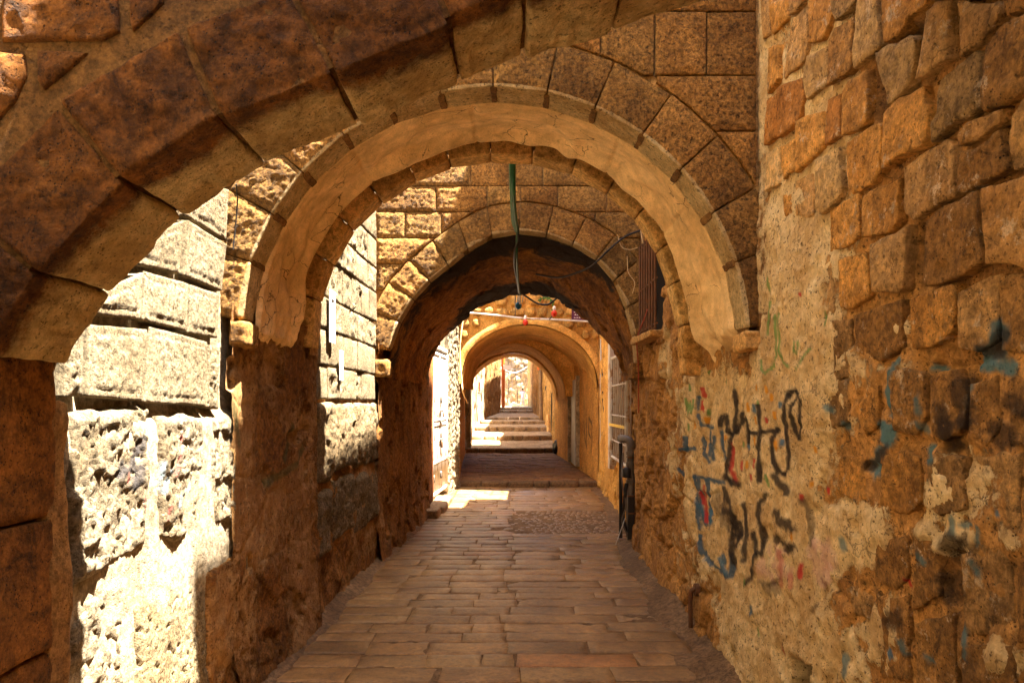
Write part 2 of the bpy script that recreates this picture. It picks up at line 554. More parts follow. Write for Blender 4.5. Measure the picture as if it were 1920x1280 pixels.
M['dark_side'] = stone_mat('brown_side', (0.30, 0.15, 0.050), (0.20, 0.092, 0.028), DK, big=1.6, pits=0.8, stain=0.75, bump=0.9, dist=0.018, paint=True, streak=0.6, plaster=(0.44, 0.265, 0.115), contrast=0.5, speck=0.6)
M['pale'] = stone_mat('pale_limestone', (0.345, 0.275, 0.168), (0.28, 0.21, 0.115), (0.20, 0.125, 0.055), big=3.5, pits=0.45, stain=0.22, bump=0.8, dist=0.016, streak=0.1, grain=70, contrast=0.55, speck=0.85, crack=0.2, warm=(1.0, 1.0, 1.0))
M['crag'] = stone_mat('craggy_limestone', (0.36, 0.29, 0.185), (0.28, 0.21, 0.118), (0.20, 0.125, 0.055), big=4.0, pits=0.7, stain=0.25, bump=1.0, dist=0.022, streak=0.1, grain=46, paint=True, contrast=0.55, speck=0.85, crack=0.3, warm=(1.0, 1.0, 1.0))
M['pale_mortar'] = stone_mat('pale_mortar', (0.35, 0.285, 0.19), (0.29, 0.225, 0.135), (0.30, 0.2, 0.1), pits=0.4, stain=0.25, bump=0.5, streak=0.1, paint=True, warm=(1.0, 1.0, 1.0))
M['face'] = stone_mat('facing_stone', (0.39, 0.225, 0.08), (0.28, 0.15, 0.047), DK, big=3.2, pits=0.6, stain=0.45, bump=1.0, dist=0.02, streak=0.2, grain=44, contrast=0.6, speck=0.7, crack=0.0, plaster=(0.80, 0.535, 0.31))
M['face_joint'] = stone_mat('facing_mortar', (0.42, 0.28, 0.135), (0.34, 0.21, 0.095), DK, pits=0.3, stain=0.4, bump=0.35, streak=0.2)
M['ring'] = stone_mat('dressed_ring', (0.58, 0.40, 0.20), (0.46, 0.28, 0.11), DK, big=3.0, pits=0.4, stain=0.3, bump=0.4, streak=0.15)
M['cement'] = stone_mat('cement_render', (0.66, 0.53, 0.38), (0.56, 0.41, 0.25), (0.15, 0.08, 0.032), big=1.3, pits=0.3, stain=0.3, bump=0.35, streak=0.0, grain=12, contrast=0.2, speck=0.3, crack=0.9)
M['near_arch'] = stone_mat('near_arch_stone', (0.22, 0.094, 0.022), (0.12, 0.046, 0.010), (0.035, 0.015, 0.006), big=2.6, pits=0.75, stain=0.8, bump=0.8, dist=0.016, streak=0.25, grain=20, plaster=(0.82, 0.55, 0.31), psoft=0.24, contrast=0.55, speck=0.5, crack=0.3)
M['soffit'] = stone_mat('arch_soffit', (0.50, 0.32, 0.15), (0.38, 0.215, 0.085), (0.10, 0.045, 0.016), big=2.4, pits=0.5, stain=0.5, bump=0.7, streak=0.2)
M['dark_mortar'] = stone_mat('dark_mortar', (0.26, 0.155, 0.065), (0.19, 0.105, 0.04), DK, pits=0.4, stain=0.4, bump=0.5)
M['ochre'] = stone_mat('ochre_render', (0.60, 0.375, 0.135), (0.48, 0.26, 0.072), (0.12, 0.06, 0.02), big=1.3, pits=0.4, stain=0.5, bump=0.6, streak=0.3, contrast=0.3)
M['far_stone'] = stone_mat('far_stone', (0.46, 0.31, 0.155), (0.36, 0.22, 0.095), DK, big=1.2, grain=9, pits=0.5, stain=0.45, bump=0.8, dist=0.03, streak=0.25)
M['far_pale'] = stone_mat('far_pale_stone', (0.60, 0.48, 0.30), (0.5, 0.37, 0.2), (0.2, 0.12, 0.05), big=1.2, grain=7, pits=0.6, stain=0.45, bump=0.9, dist=0.04, warm=(1.0, 1.0, 1.0))
M['building'] = stone_mat('building_stone', (0.60, 0.48, 0.30), (0.52, 0.38, 0.22), (0.25, 0.15, 0.07), big=0.8, pits=0.3, stain=0.3, bump=0.5, warm=(1.0, 1.0, 1.0))

# soot-blackened vault: black near its two ends, orange-brown between
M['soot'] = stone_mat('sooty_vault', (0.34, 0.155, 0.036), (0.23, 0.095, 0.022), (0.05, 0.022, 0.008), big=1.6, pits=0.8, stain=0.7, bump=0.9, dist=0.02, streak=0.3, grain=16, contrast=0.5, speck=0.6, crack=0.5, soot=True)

# worn paving
M['paver'] = stone_mat('worn_paver', (0.29, 0.168, 0.064), (0.215, 0.116, 0.040), (0.11, 0.055, 0.022), big=2.6, pits=0.4, stain=0.6, bump=0.4, dist=0.008, rough=0.36, spec=0.4, streak=0.0, contrast=0.34, speck=0.45, crack=0.35, grain=22, warm=(1.2, 1.12, 1.0))
M['setts'] = stone_mat('shade_toned_setts', (0.20, 0.105, 0.045), (0.14, 0.07, 0.028), (0.06, 0.03, 0.013), bump=0.6, rough=0.75, contrast=0.45)  # darkened in colour for the shade inside the far tunnel
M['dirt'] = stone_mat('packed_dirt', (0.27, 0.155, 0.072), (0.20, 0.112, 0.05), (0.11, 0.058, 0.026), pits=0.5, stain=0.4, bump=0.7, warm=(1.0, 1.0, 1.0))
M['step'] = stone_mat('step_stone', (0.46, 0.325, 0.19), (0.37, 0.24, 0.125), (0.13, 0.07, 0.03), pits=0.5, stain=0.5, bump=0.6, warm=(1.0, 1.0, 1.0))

M['iron'] = plain_mat('rusty_iron', (0.15, 0.068, 0.03), 0.75, 0.4, rust=(0.17, 0.06, 0.02))
M['black'] = plain_mat('black_plastic', (0.022, 0.017, 0.014), 0.5)
M['grey_pipe'] = plain_mat('grey_pipe', (0.13, 0.10, 0.075), 0.55, rust=(0.13, 0.075, 0.04))
M['white'] = plain_mat('white_paint', (0.52, 0.49, 0.43), 0.5, rust=(0.30, 0.18, 0.09), var=0.1, grain=9)
M['white_clean'] = plain_mat('white_plastic', (0.74, 0.72, 0.68), 0.45, var=0.05)
M['green'] = plain_mat('green_cable', (0.018, 0.12, 0.05), 0.45, var=0.2)
M['leaf'] = plain_mat('leaf', (0.06, 0.16, 0.02), 0.6)
M['red'] = plain_mat('red_glass', (0.55, 0.03, 0.015), 0.2, var=0.1)
M['blue'] = plain_mat('blue_glass', (0.02, 0.14, 0.32), 0.2, var=0.1)
M['glass'] = plain_mat('clear_plastic', (0.62, 0.62, 0.58), 0.15, var=0.2)
M['orange'] = plain_mat('orange_plastic', (0.56, 0.13, 0.02), 0.5, var=0.15)
M['purple'] = plain_mat('purple_enamel', (0.095, 0.022, 0.055), 0.3, var=0.1)
M['yellow'] = plain_mat('yellow_tape', (0.70, 0.46, 0.04), 0.5, var=0.1)
M['pole'] = plain_mat('brown_pole', (0.23, 0.145, 0.075), 0.8, var=0.3)
M['pale_door'] = plain_mat('pale_blue_door', (0.40, 0.38, 0.33), 0.6, var=0.15)
M['red_wire'] = plain_mat('red_wire', (0.36, 0.06, 0.025), 0.5)
M['dark'] = plain_mat('dark_inside', (0.012, 0.008, 0.005), 0.9)
M['bag'] = plain_mat('black_bag', (0.012, 0.010, 0.009), 0.35, var=0.3)
M['cabinet'] = plain_mat('grey_cabinet', (0.17, 0.155, 0.12), 0.6)
M['shirt'] = plain_mat('pale_shirt', (0.66, 0.64, 0.66), 0.9, var=0.06)
M['trousers'] = plain_mat('cream_trousers', (0.66, 0.57, 0.50), 0.9, var=0.06)
M['skin'] = plain_mat('skin', (0.36, 0.19, 0.115), 0.6, var=0.05)
M['hair'] = plain_mat('dark_hair', (0.02, 0.013, 0.009), 0.7)
# ------------------------------------------------------------------ ground and paving
ground = mesh('ground', [(-150, -150, -0.25), (150, -150, -0.25), (150, 150, -0.25), (-150, 150, -0.25)], [(0, 1, 2, 3)], M['dirt'])
tag(ground, kind='structure')
V = []; Ds = np.concatenate([np.linspace(-9, 2, 20), np.linspace(2.1, 13.2, 150)]); Xs = np.linspace(-1.8, 2.2, 60)
U, W = np.meshgrid(Ds, Xs, indexing='ij')
P = np.stack([W.ravel(), U.ravel(), np.zeros(U.size)], 1)
P[:, 2] = -0.005 + 0.006 * fbm(P, 5, 4, 3)
pavement = mesh('pavement', P, grid_faces(len(Ds), len(Xs)), M['dirt'])
tag(pavement, kind='structure')

def paver_relief(P, d, seed):
    return 0.004 * fbm(P, 9, 3, seed) + 0.0025 * fbm(P, 40, 3, seed + 2)
pr = random.Random(5)
D = 2.2; rows = []
while D < 12.9:
    w = pr.uniform(0.175, 0.235)
    rows.append((D, D + w)); D += w
npav = 0
for ri, (d0, d1) in enumerate(rows):
    dm = (d0 + d1) / 2
    xa = float(Xl(dm)) + 0.03 + pr.uniform(0, 0.05); xb = float(Xr(dm)) - 0.10 - 0.10 * pr.random()
    seam = -0.02 + 0.05 * math.sin(ri * 0.9)
    xs = [xa]
    while xs[-1] < xb - 0.25:
        long_side = xs[-1] > seam - 0.1
        L = pr.uniform(0.45, 0.9) if (long_side and xs[-1] < 0.7) else pr.uniform(0.30, 0.62)
        nx = xs[-1] + L
        if xs[-1] < seam - 0.12 and nx > seam - 0.1: nx = seam + pr.uniform(-0.04, 0.04)
        xs.append(min(nx, xb))
    xs[-1] = xb
    for a, b in zip(xs[:-1], xs[1:]):
        if 8.35 < dm < 10.05 and (a + b) / 2 > 0.05 + 0.15 * math.sin(ri): continue
        if b - a < 0.08: continue
        g = pr.uniform(0.002, 0.006)
        j = lambda: pr.uniform(-0.008, 0.008)
        s_ = 0.03 * math.sin((a + 3) * 2.1) * 0.5
        poly = [(a + g + j(), d0 + g + j() + s_), (b - g + j(), d0 + g + j() + s_), (b - g + j(), d1 - g + j() + s_), (a + g + j(), d1 - g + j() + s_)]
        t = pr.uniform(0.82, 1.12); hue = pr.uniform(-0.045, 0.045)
        tint = (t * (1 + hue), t, t * (1 - hue))
        if pr.random() < 0.08: tint = (t * 1.12, t * 0.9, t * 0.75)
        if a > seam - 0.05 and a < 0.75 and pr.random() < 0.7: tint = (t * 0.88, t * 0.88, t * 0.90)
        near = dm < 6.2
        slab('paver', poly, map_floor(), M['paver'], pavement, depth=0.04, res=0.05 if near else 0.09, edge=0.004, wob=0.006,
             lift=pr.uniform(-0.003, 0.003), tilt=0.008, relief=paver_relief, tint=tint, seed=1000 + npav)
        npav += 1
# small worn cobbles on the right, joined as one mass of the pavement
parts = []
for i in range(17):
    for k in range(17):
        d0 = 8.33 + i * 0.105 + pr.uniform(-.01, .01); x0 = 0.05 + k * 0.075 + (i % 2) * 0.035 + 0.1 * math.sin(i * 1.7)
        if x0 > float(Xr(d0)) - 0.16: continue
        z = pr.uniform(-0.01, 0.006)
        a, b, c, e = x0, x0 + 0.064, d0, d0 + 0.09
        i_ = 0.012
        V = [(a, c, -.03), (b, c, -.03), (b, e, -.03), (a, e, -.03), (a, c, z - .012), (b, c, z - .012), (b, e, z - .012), (a, e, z - .012),
             (a + i_, c + i_, z), (b - i_, c + i_, z), (b - i_, e - i_, z), (a + i_, e - i_, z)]
        F = [(0, 1, 5, 4), (1, 2, 6, 5), (2, 3, 7, 6), (3, 0, 4, 7), (4, 5, 9, 8), (5, 6, 10, 9), (6, 7, 11, 10), (7, 4, 8, 11), (8, 9, 10, 11)]
        parts.append((V, F))
V, F = join_data(parts)
tag(mesh('cobbles', V, F, M['paver'], pavement, tint=(0.78, 0.72, 0.66)), kind='stuff')

# cement and dirt fillets along the foot of both sides
def fillet(name, side, d0, d1, w, h):
    Ds = np.arange(d0, d1, 0.035); ts = np.linspace(0, 1, 9)
    U, T = np.meshgrid(Ds, ts, indexing='ij'); U = U.ravel(); T = T.ravel()
    base = Xr(U) if side > 0 else Xl(U)
    nz = fbm(np.stack([U, U * 0, U * 0 + side], 1), 2.2, 4, 5)
    ww = w * (1 + 1.0 * nz); hh = h * (1 + 0.9 * nz)
    X = base - side * ww * T + side * 0.03
    Z = hh * (1 - T) ** 1.5 - 0.006 + 0.02 * fbm(np.stack([X, U, T], 1), 9, 4, 8) * (1 - T * 0.5)
    F = grid_faces(len(Ds), len(ts))
    o = mesh(name, np.stack([X, U, Z], 1), F if side < 0 else F[:, ::-1], M['dirt'], pavement)
    return o
fillet('mortar_fillet', 1, 0.6, 8.2, 0.24, 0.09)
fillet('mortar_fillet', -1, 1.0, 9.6, 0.15, 0.07)

# ------------------------------------------------------------------ right-hand wall
def seg_dist(px, py, pts):
    d = np.full(len(px), 1e9)
    for (x1, y1), (x2, y2) in zip(pts[:-1], pts[1:]):
        dx, dy = x2 - x1, y2 - y1; L = dx * dx + dy * dy + 1e-9
        t = np.clip(((px - x1) * dx + (py - y1) * dy) / L, 0, 1)
        d = np.minimum(d, np.hypot(px - x1 - t * dx, py - y1 - t * dy))
    return d
BLK, BLU, TEAL = (0.022, 0.014, 0.010), (0.025, 0.085, 0.15), (0.085, 0.175, 0.18)
RED, ORG, GRN, PNK, DRK = (0.50, 0.025, 0.02), (0.66, 0.27, 0.012), (0.13, 0.27, 0.055), (0.62, 0.33, 0.27), (0.03, 0.016, 0.008)
SA = lambda *p: [(1180 + x / 3.555, 640 + y / 3.555) for x, y in p]      # strokes measured on two enlarged pieces of the photograph
SB = lambda *p: [(1180 + x / 3.555, 920 + y / 3.555) for x, y in p]
SC = lambda *p: [(1540 + x / 3.555, 600 + y / 3.555) for x, y in p]
SE = lambda *p: [(1540 + x / 3.555, 920 + y / 3.555) for x, y in p]
STROKES = []
def st(col, w, a, *paths):
    for p in paths: STROKES.append((col, w, a, p if len(p) > 1 else p + [(p[0][0] + 0.5, p[0][1] + 3)]))
st(PNK, 22, 0.45, SB((900, 520), (960, 560)), SB((1010, 420), (1030, 560)), SB((1260, 380), (1290, 560)), SE((30, 380), (60, 480)))
st(TEAL, 11, 0.95, SC((505, 260), (450, 340), (435, 420), (440, 560), (460, 630)), SC((400, 690), (430, 740), (400, 800)), SC((375, 850), (340, 930)), SC((360, 960), (365, 1040)),
   SC((690, 310), (760, 330)), SC((700, 840), (715, 930)))
st(TEAL, 19, 0.95, SC((1040, 270), (1110, 300), (1240, 320)), SC((1180, 40), (1175, 150)), SC((1090, 200), (1200, 230)), SC((420, 720), (430, 780)))
st(TEAL, 8, 0.8, SC((650, 520), (660, 620)), SC((640, 690), (690, 740)), SC((40, 580), (60, 600)), SC((150, 690), (160, 720)), SC((1000, 430), (1010, 470)), SE((870, 180), (880, 290)), SE((930, 230), (1000, 220)), SE((1060, 240), (1050, 350)), SE((1000, 470), (1040, 560)), SE((150, 320), (170, 380)), SE((530, 1010), (570, 1090)), SE((940, 900), (950, 1100)), SE((640, 430), (690, 480)), SE((700, 1100), (760, 1140)), SE((160, 1090), (170, 1240)))
st(DRK, 16, 0.85, SC((1190, 90), (1170, 180)), SC((1060, 190), (1200, 230)), SC((380, 870), (330, 960)))
st(DRK, 30, 0.8, SC((920, 450), (930, 650)), SC((800, 640), (810, 790)), SC((900, 690), (830, 740)), SC((1250, 580), (1330, 620)), SC((1190, 720), (1230, 800)))
st(DRK, 20, 0.75, SE((840, 320), (880, 420)), SE((830, 600), (850, 700)), SE((960, 340), (1020, 380)), SE((440, 870), (500, 840)))
st(GRN, 3.2, 0.8, SA((880, 120), (893, 190), (930, 207), (968, 160), (992, 90), (990, 20)), SA((1015, 60), (1040, 140), (1080, 165)), SA((1112, 5), (1105, 65), (1125, 85), (1142, 40), (1140, 0)), SA((1225, 40), (1170, 120), (1130, 185)),
   SA((1010, -60), (1015, 60)), [(1455, 590), (1458, 640)], [(1440, 520), (1442, 545)], [(1442, 565), (1441, 625)], [(1463, 588), (1464, 620)], [(1547, 585), (1549, 610)])
st(GRN, 2.4, 0.85, SA((375, 380), (383, 460), (392, 400), (402, 485), (413, 400), (424, 480), (436, 390)), SA((410, 290), (416, 330)), SA((545, 450), (540, 490)), SA((880, 395), (878, 430)), SA((400, 550), (398, 590)), SA((650, 245), (652, 275)), SA((530, 195), (528, 215)), SA((920, 890), (935, 960)), SA((762, 670), (764, 700)), SB((860, 920), (868, 960)), SB((768, 570), (768, 630)))
st(BLU, 5, 0.9, SA((340, 720), (440, 712)), SA((365, 640), (375, 720)), SA((500, 640), (510, 740), (545, 800)), SA((580, 640), (565, 780)), SA((625, 600), (640, 780)), SA((550, 600), (548, 760)), SA((318, 850), (350, 885)), SA((465, 370), (460, 450)), SA((470, 490), (500, 560), (560, 570)))
st(BLU, 5.5, 0.9, SA((435, 895), (560, 920), (640, 940)), SA((440, 900), (458, 1060), (470, 1240)), SA((480, 930), (480, 1100), (505, 1220)), SA((535, 930), (545, 1100), (550, 1250)), SB((470, 300), (482, 390), (520, 450), (600, 520), (655, 572), (680, 560), (688, 420)))
st((0.05, 0.14, 0.22), 6, 0.9, SB((612, 450), (625, 500), (645, 550)), SB((635, 430), (640, 480)), SB((470, 100), (500, 160), (550, 200)), SB((540, 120), (550, 230)), SB((820, 770), (822, 815)), SA((850, 430), (850, 460)), SA((1030, 660), (1030, 690)), SA((803, 690), (805, 710)), SA((1018, 410), (1020, 440)), SE((455, 1060), (465, 1100)), SE((1180, 140), (1185, 160)))
st(RED, 6, 0.9, SA((690, 680), (688, 760), (684, 840), (705, 900), (716, 940)))
st(RED, 3.4, 0.9, SA((498, 310), (504, 370)), SA((490, 400), (490, 450), (512, 470)), SA((478, 1000), (490, 1080)), SA((505, 960), (508, 1080), (510, 1200)), SA((1298, 980), (1300, 1020)), SA((842, 790), (845, 840)), SA((762, 800), (764, 850)), SA((825, 890), (828, 920)), SA((1160, 1020), (1162, 1050)), SA((925, 510), (930, 540)), SE((560, 580), (580, 640)), [(1504, 549), (1505, 556)], SC((15, 1120), (18, 1160)), SB((1030, 1020), (1040, 1080)))
st(RED, 8, 0.92, SB((1162, 500), (1152, 575)))
st((0.5, 0.09, 0.07), 6, 0.5, SB((1022, 400), (1030, 520), (1020, 640)), SB((1090, 560), (1100, 640)))
st(ORG, 4.0, 0.95, SA((858, 285), (860, 325)), SA((918, 300), (932, 340)), SA((955, 350), (962, 395)), SA((804, 410), (808, 465)), SA((852, 505), (857, 548)), SA((984, 468), (990, 512)), SA((1244, 700), (1248, 742)), SA((795, 800), (796, 835)), SA((985, 660), (990, 715)), SA((435, 540), (438, 580)), SA((528, 510), (530, 540)), SA((852, 640), (856, 680)), SA((1224, 935), (1226, 965)), SB((1105, 285), (1108, 330)), SA((658, 630), (660, 650)), SA((655, 815), (657, 835)))
st(BLK, 6.0, 0.95, SA((620, 565), (628, 505), (645, 495), (660, 540), (668, 600), (690, 625), (720, 595), (755, 540), (768, 480)), SA((760, 545), (790, 515), (803, 560), (795, 620), (800, 670)),
   SA((712, 330), (722, 400), (728, 500), (715, 605)), SA((690, 620), (672, 680), (668, 760), (658, 850), (662, 900), (700, 960)),
   SA((805, 605), (860, 612), (920, 600), (995, 598), (992, 580)), SA((880, 430), (886, 520), (884, 610), (878, 700), (882, 800), (876, 935)),
   SA((995, 600), (970, 645), (964, 720), (975, 800), (1000, 860), (1040, 886), (1068, 845), (1076, 750), (1060, 660), (1048, 600), (1043, 520), (1050, 430), (1080, 350), (1118, 322), (1155, 380), (1158, 480), (1150, 580), (1128, 640), (1100, 605), (1084, 520), (1092, 430), (1130, 385)))
st(BLK, 9.0, 0.9, SA((980, 895), (1010, 940), (1055, 995)), SA((1080, 350), (1110, 330), (1140, 350)), SA((650, 900), (720, 950)))
st(BLK, 7.0, 0.92, SB((640, -20), (670, 50), (695, 120), (702, 250)), SB((690, 290), (695, 480)), SB((720, 240), (738, 210), (742, 270), (722, 370)), SB((772, 90), (780, 200), (786, 320), (776, 470)),
   SB((920, 20), (880, 80), (864, 160), (890, 250), (905, 330), (892, 415), (862, 412)), SB((842, 285), (858, 340), (850, 450), (832, 560), (785, 620)))
st(BLK, 9.5, 0.88, SB((985, 150), (1020, 205), (1080, 220), (1108, 262)), SB((980, 315), (1050, 355), (1085, 400), (1108, 370)), SB((650, 130), (690, 150), (700, 260), (725, 300)))
st(BLK, 6.5, 0.6, SB((1160, 60), (1190, 110), (1205, 190), (1222, 360)), SB((890, 600), (950, 622), (1010, 590)), SB((1235, 800), (1270, 760)))
st((0.05, 0.03, 0.02), 15, 0.5, SB((640, 60), (660, 160)), SB((600, 20), (640, 200)), SB((930, 640), (1000, 660)))

def to_px(D, H):
    return VX + FPX * 1.3 / D, VY - (H - EYE) * FPX / D

def paint_at(D, H, P):
    n = len(D)
    D = np.maximum(D, 0.2)
    px, py = to_px(D, H)
    wv = fbm(np.stack([D, D * 0, H], 1), 30, 3, 77); wv2 = fbm(np.stack([D, D * 0 + 4, H], 1), 14, 4, 78)
    px = px + 1.6 * wv2; py = py + 3 * wv
    col = np.tile(np.array([0.1, 0.1, 0.1]), (n, 1)); al = np.zeros(n)
    zone = (px > 1240) & (px < 2000) & (py > 480) & (py < 1320)
    if not zone.any(): return np.concatenate([col, al[:, None]], 1)
    idx = np.nonzero(zone)[0]; qx, qy = px[idx], py[idx]; nz = (wv + wv2)[idx]
    for c, w, a, pts in STROKES:
        xs = [p[0] for p in pts]; ys = [p[1] for p in pts]
        m = (qx > min(xs) - 2 * w) & (qx < max(xs) + 2 * w) & (qy > min(ys) - 2 * w) & (qy < max(ys) + 2 * w)
        if not m.any(): continue
        d = seg_dist(qx[m], qy[m], pts)
        ww = w * (0.72 if w < 12 else 0.66)
        soft = 0.45 if c in (BLK,) else 0.4
        k = a * (1 - sstep(ww * (1 - soft), ww * (1 + soft), d + nz[m] * w * (0.9 if w > 9 else 0.45)))
        ii = idx[m]
        na = k + al[ii] * (1 - k)
        s = np.where(na > 1e-4, k / np.maximum(na, 1e-4), 0)[:, None]
        col[ii] = col[ii] * (1 - s) + np.array(c) * s
        al[ii] = na
    return np.concatenate([col, al[:, None]], 1)

PLASTER = np.array([(1424, 372), (1462, 392), (1500, 415), (1548, 470), (1566, 600), (1600, 640), (1660, 690), (1610, 740), (1600, 800), (1560, 845), (1566, 945), (1660, 960), (1640, 1050), (1560, 1090), (1600, 1180), (1640, 1300), (1400, 1330), (1350, 1200), (1310, 1080), (1278, 980), (1268, 850), (1286, 700), (1310, 685), (1390, 690), (1424, 640)], float)
PATCH = [((1690, 690), 30, 18), ((1620, 700), 40, 60), ((1590, 790), 25, 40), ((1850, 900), 40, 70), ((1890, 1000), 45, 40), ((1760, 930), 35, 55), ((1660, 1020), 18, 60), ((1870, 1230), 50, 40), ((1250, 700), 8, 60), ((1650, 1190), 30, 80), ((1730, 1000), 30, 30), ((1590, 690), 40, 60), ((1680, 620), 20, 30), ((1800, 1010), 50, 25)]
def plaster_at(D, H):
    D = np.maximum(D, 0.3)
    px, py = to_px(D, H)
    P = np.stack([px, py], 1)
    sd = edge_dist(P, PLASTER) * np.where(inside(P, PLASTER), 1, -1) / 55.0
    for (x, y), a, b in PATCH:
        sd = np.maximum(sd, 0.5 - np.hypot((px - x) / a, (py - y) / b) * 0.75)
    W = np.stack([D, D * 0, H], 1)
    n = 1.1 * fbm(W * np.array([1, 1, 0.75]), 3.4, 5, 41, 0.6) + 0.8 * fbm(W, 13, 4, 45, 0.6)
    return np.clip(0.5 + 0.55 * sd + 0.75 * n, 0, 1)

CAV = [[(1632, 128), (1650, 118), (1660, 165), (1661, 210), (1634, 230)], [(1709, 420), (1729, 408), (1733, 470), (1727, 530), (1708, 542), (1704, 500)], [(1745, 165), (1768, 146), (1757, 205), (1748, 225)],
       [(1672, 78), (1735, 18), (1739, 28), (1722, 62), (1692, 76)], [(1786, 10), (1793, 8), (1799, 108), (1783, 112)], [(1884, 215), (1893, 205), (1892, 330), (1886, 300)]]
CAVM = [np.array([on_right(p) for p in c]) for c in CAV]
WIN = (5.96, 6.78, 2.24, 3.16)
def right_h(D, H):
    W = np.stack([D, D * 0, H], 1)
    m = plaster_at(D, H)
    px, py = to_px(np.maximum(D, 0.3), H)
    low = sstep(580, 720, py + 60 * fbm(W, 3, 3, 12))                      # lower wall: stones buried in render
    far = sstep(3.9, 4.6, D + 0.5 * fbm(W, 2, 3, 14))
    h = -0.017 + 0.008 * low + 0.010 * far + 0.012 * fbm(W, 11, 4, 19) * (1 - np.maximum(low, far))
    h = h - 0.012 * sstep(1560, 1680, px) * (1 - np.maximum(low, far))
    h = h * (1 - m) + m * (0.012 + 0.010 * fbm(W, 4, 3, 21))
    h = h + (0.012 + 0.006 * low) * fbm(W, 8, 5, 22) + 0.012 * fbm(W, 30, 3, 23)
    val, bord = facets(W * np.array([0.9, 1, 1.0]), 3.4, 31)
    rough = np.maximum(far, low * 0.35) * (1 - 0.7 * m)
    h = h + rough * (0.05 * (val - 0.5) - 0.05 * (1 - sstep(0.0, 0.10, bord))) * 0.8
    dig = sstep(0.60, 0.68, 0.5 + fbm(W, 5.5, 4, 61)) * (1 - 0.55 * m) * np.maximum(low, far)
    h = h - 0.022 * dig
    P2 = np.stack([D, H], 1)
    for c in CAVM: 
        k = inside(P2, c)
        h = np.where(k, -0.10, h)
    hole = (np.abs(px - 1507 - 6 * fbm(W, 20, 2, 3)) < 19) & (py > 1232 + (px - 1490) * 0.5) & (py < 1290)
    h = np.where(hole, -0.14, h)
    win = (D > WIN[0]) & (D < WIN[1]) & (H > WIN[2]) & (H < WIN[3])
    h = np.where(win, -0.16, h)
    sh = np.clip((0.55 - H) / 0.55, 0, 1)                                   # the foot of the wall spreads
    up = (1 - np.maximum(low, far)) * sstep(1.95, 2.15, H)
    return h + 0.03 * sh ** 2, np.maximum(m, up * np.clip(0.62 + 0.5 * fbm(W, 2.5, 3, 91) - 0.75 * sstep(1560, 1680, px), 0, 1))

right_wall = empty('stone_wall', (1.3, 3.5, 0), 'long shaded wall of rough orange blocks with flaking cream plaster and graffiti', 'wall')
Ds = np.concatenate([np.linspace(0.25, 1.58, 34), np.geomspace(1.6, 5.2, 300), np.geomspace(5.22, 8.0, 70)])
Hs = np.concatenate([np.linspace(-0.06, 0.3, 22), np.linspace(0.312, 2.3, 180), np.linspace(2.32, 4.4, 90)])
U, W_ = np.meshgrid(Ds, Hs, indexing='ij'); U = U.ravel(); W_ = W_.ravel()
h, m = right_h(U, W_)
V = map_right(U, W_, h)
pa = paint_at(U, W_, V)
recess_shade = ((h < -0.085)).astype(float)  # deep recesses coloured near black, standing in for their shade
pa[:, :3] = np.where(recess_shade[:, None] > 0, np.array(DRK) * 0.5, pa[:, :3]); pa[:, 3] = np.maximum(pa[:, 3], recess_shade * 0.8)
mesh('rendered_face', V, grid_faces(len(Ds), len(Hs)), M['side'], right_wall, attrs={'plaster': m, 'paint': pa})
# brown tunnel end of the wall keeps the same face; a mass behind carries the storeys above
def mass(name, parent, X0f, X1f, ds, z0, z1, mat):
    """a solid following the alley's plan between two distances"""
    parts = []
    ds = np.array(ds)
    n = len(ds); V = []
    for d in ds:
        a, b = X0f(d), X1f(d)
        V += [(a, d, z0), (b, d, z0), (b, d, z1), (a, d, z1)]
    F = []
    for i in range(n - 1):
        for k in range(4):
            F.append((i * 4 + k, i * 4 + (k + 1) % 4, (i + 1) * 4 + (k + 1) % 4, (i + 1) * 4 + k))
    F.append((0, 1, 2, 3)); F.append(tuple((n - 1) * 4 + k for k in (3, 2, 1, 0)))
    return mesh(name, V, F, mat, parent, smooth=False)
Rin = lambda d: float(Xr(d)) + 0.0
for d0, d1, z0, z1 in ((-9, 0.25, -0.2, 6.2), (0.25, 0.62, 4.38, 6.2), (0.62, 1.42, 4.38, 10.42), (1.42, 2.50, 4.38, 4.95), (2.50, 6.62, 4.38, 9.25), (6.62, 8.0, 4.38, 10.4)):
    mass('unseen_storey', right_wall, Rin, lambda d: Rin(d) + 2.5, [d0, d1], z0, z1, M['building'])
mass('added_sun_block', right_wall, lambda d: Rin(d) + 0.003, lambda d: Rin(d) + 0.4, [2.90, 3.07], 9.2, 9.9, M['building'])  # unseen block added on the parapet to keep sun off the arch pier
mass('wall_core', right_wall, lambda d: Rin(d) + 0.22, lambda d: Rin(d) + 2.5, [0.26, 6.9, 7.98], -0.2, 4.36, M['dark_mortar'])

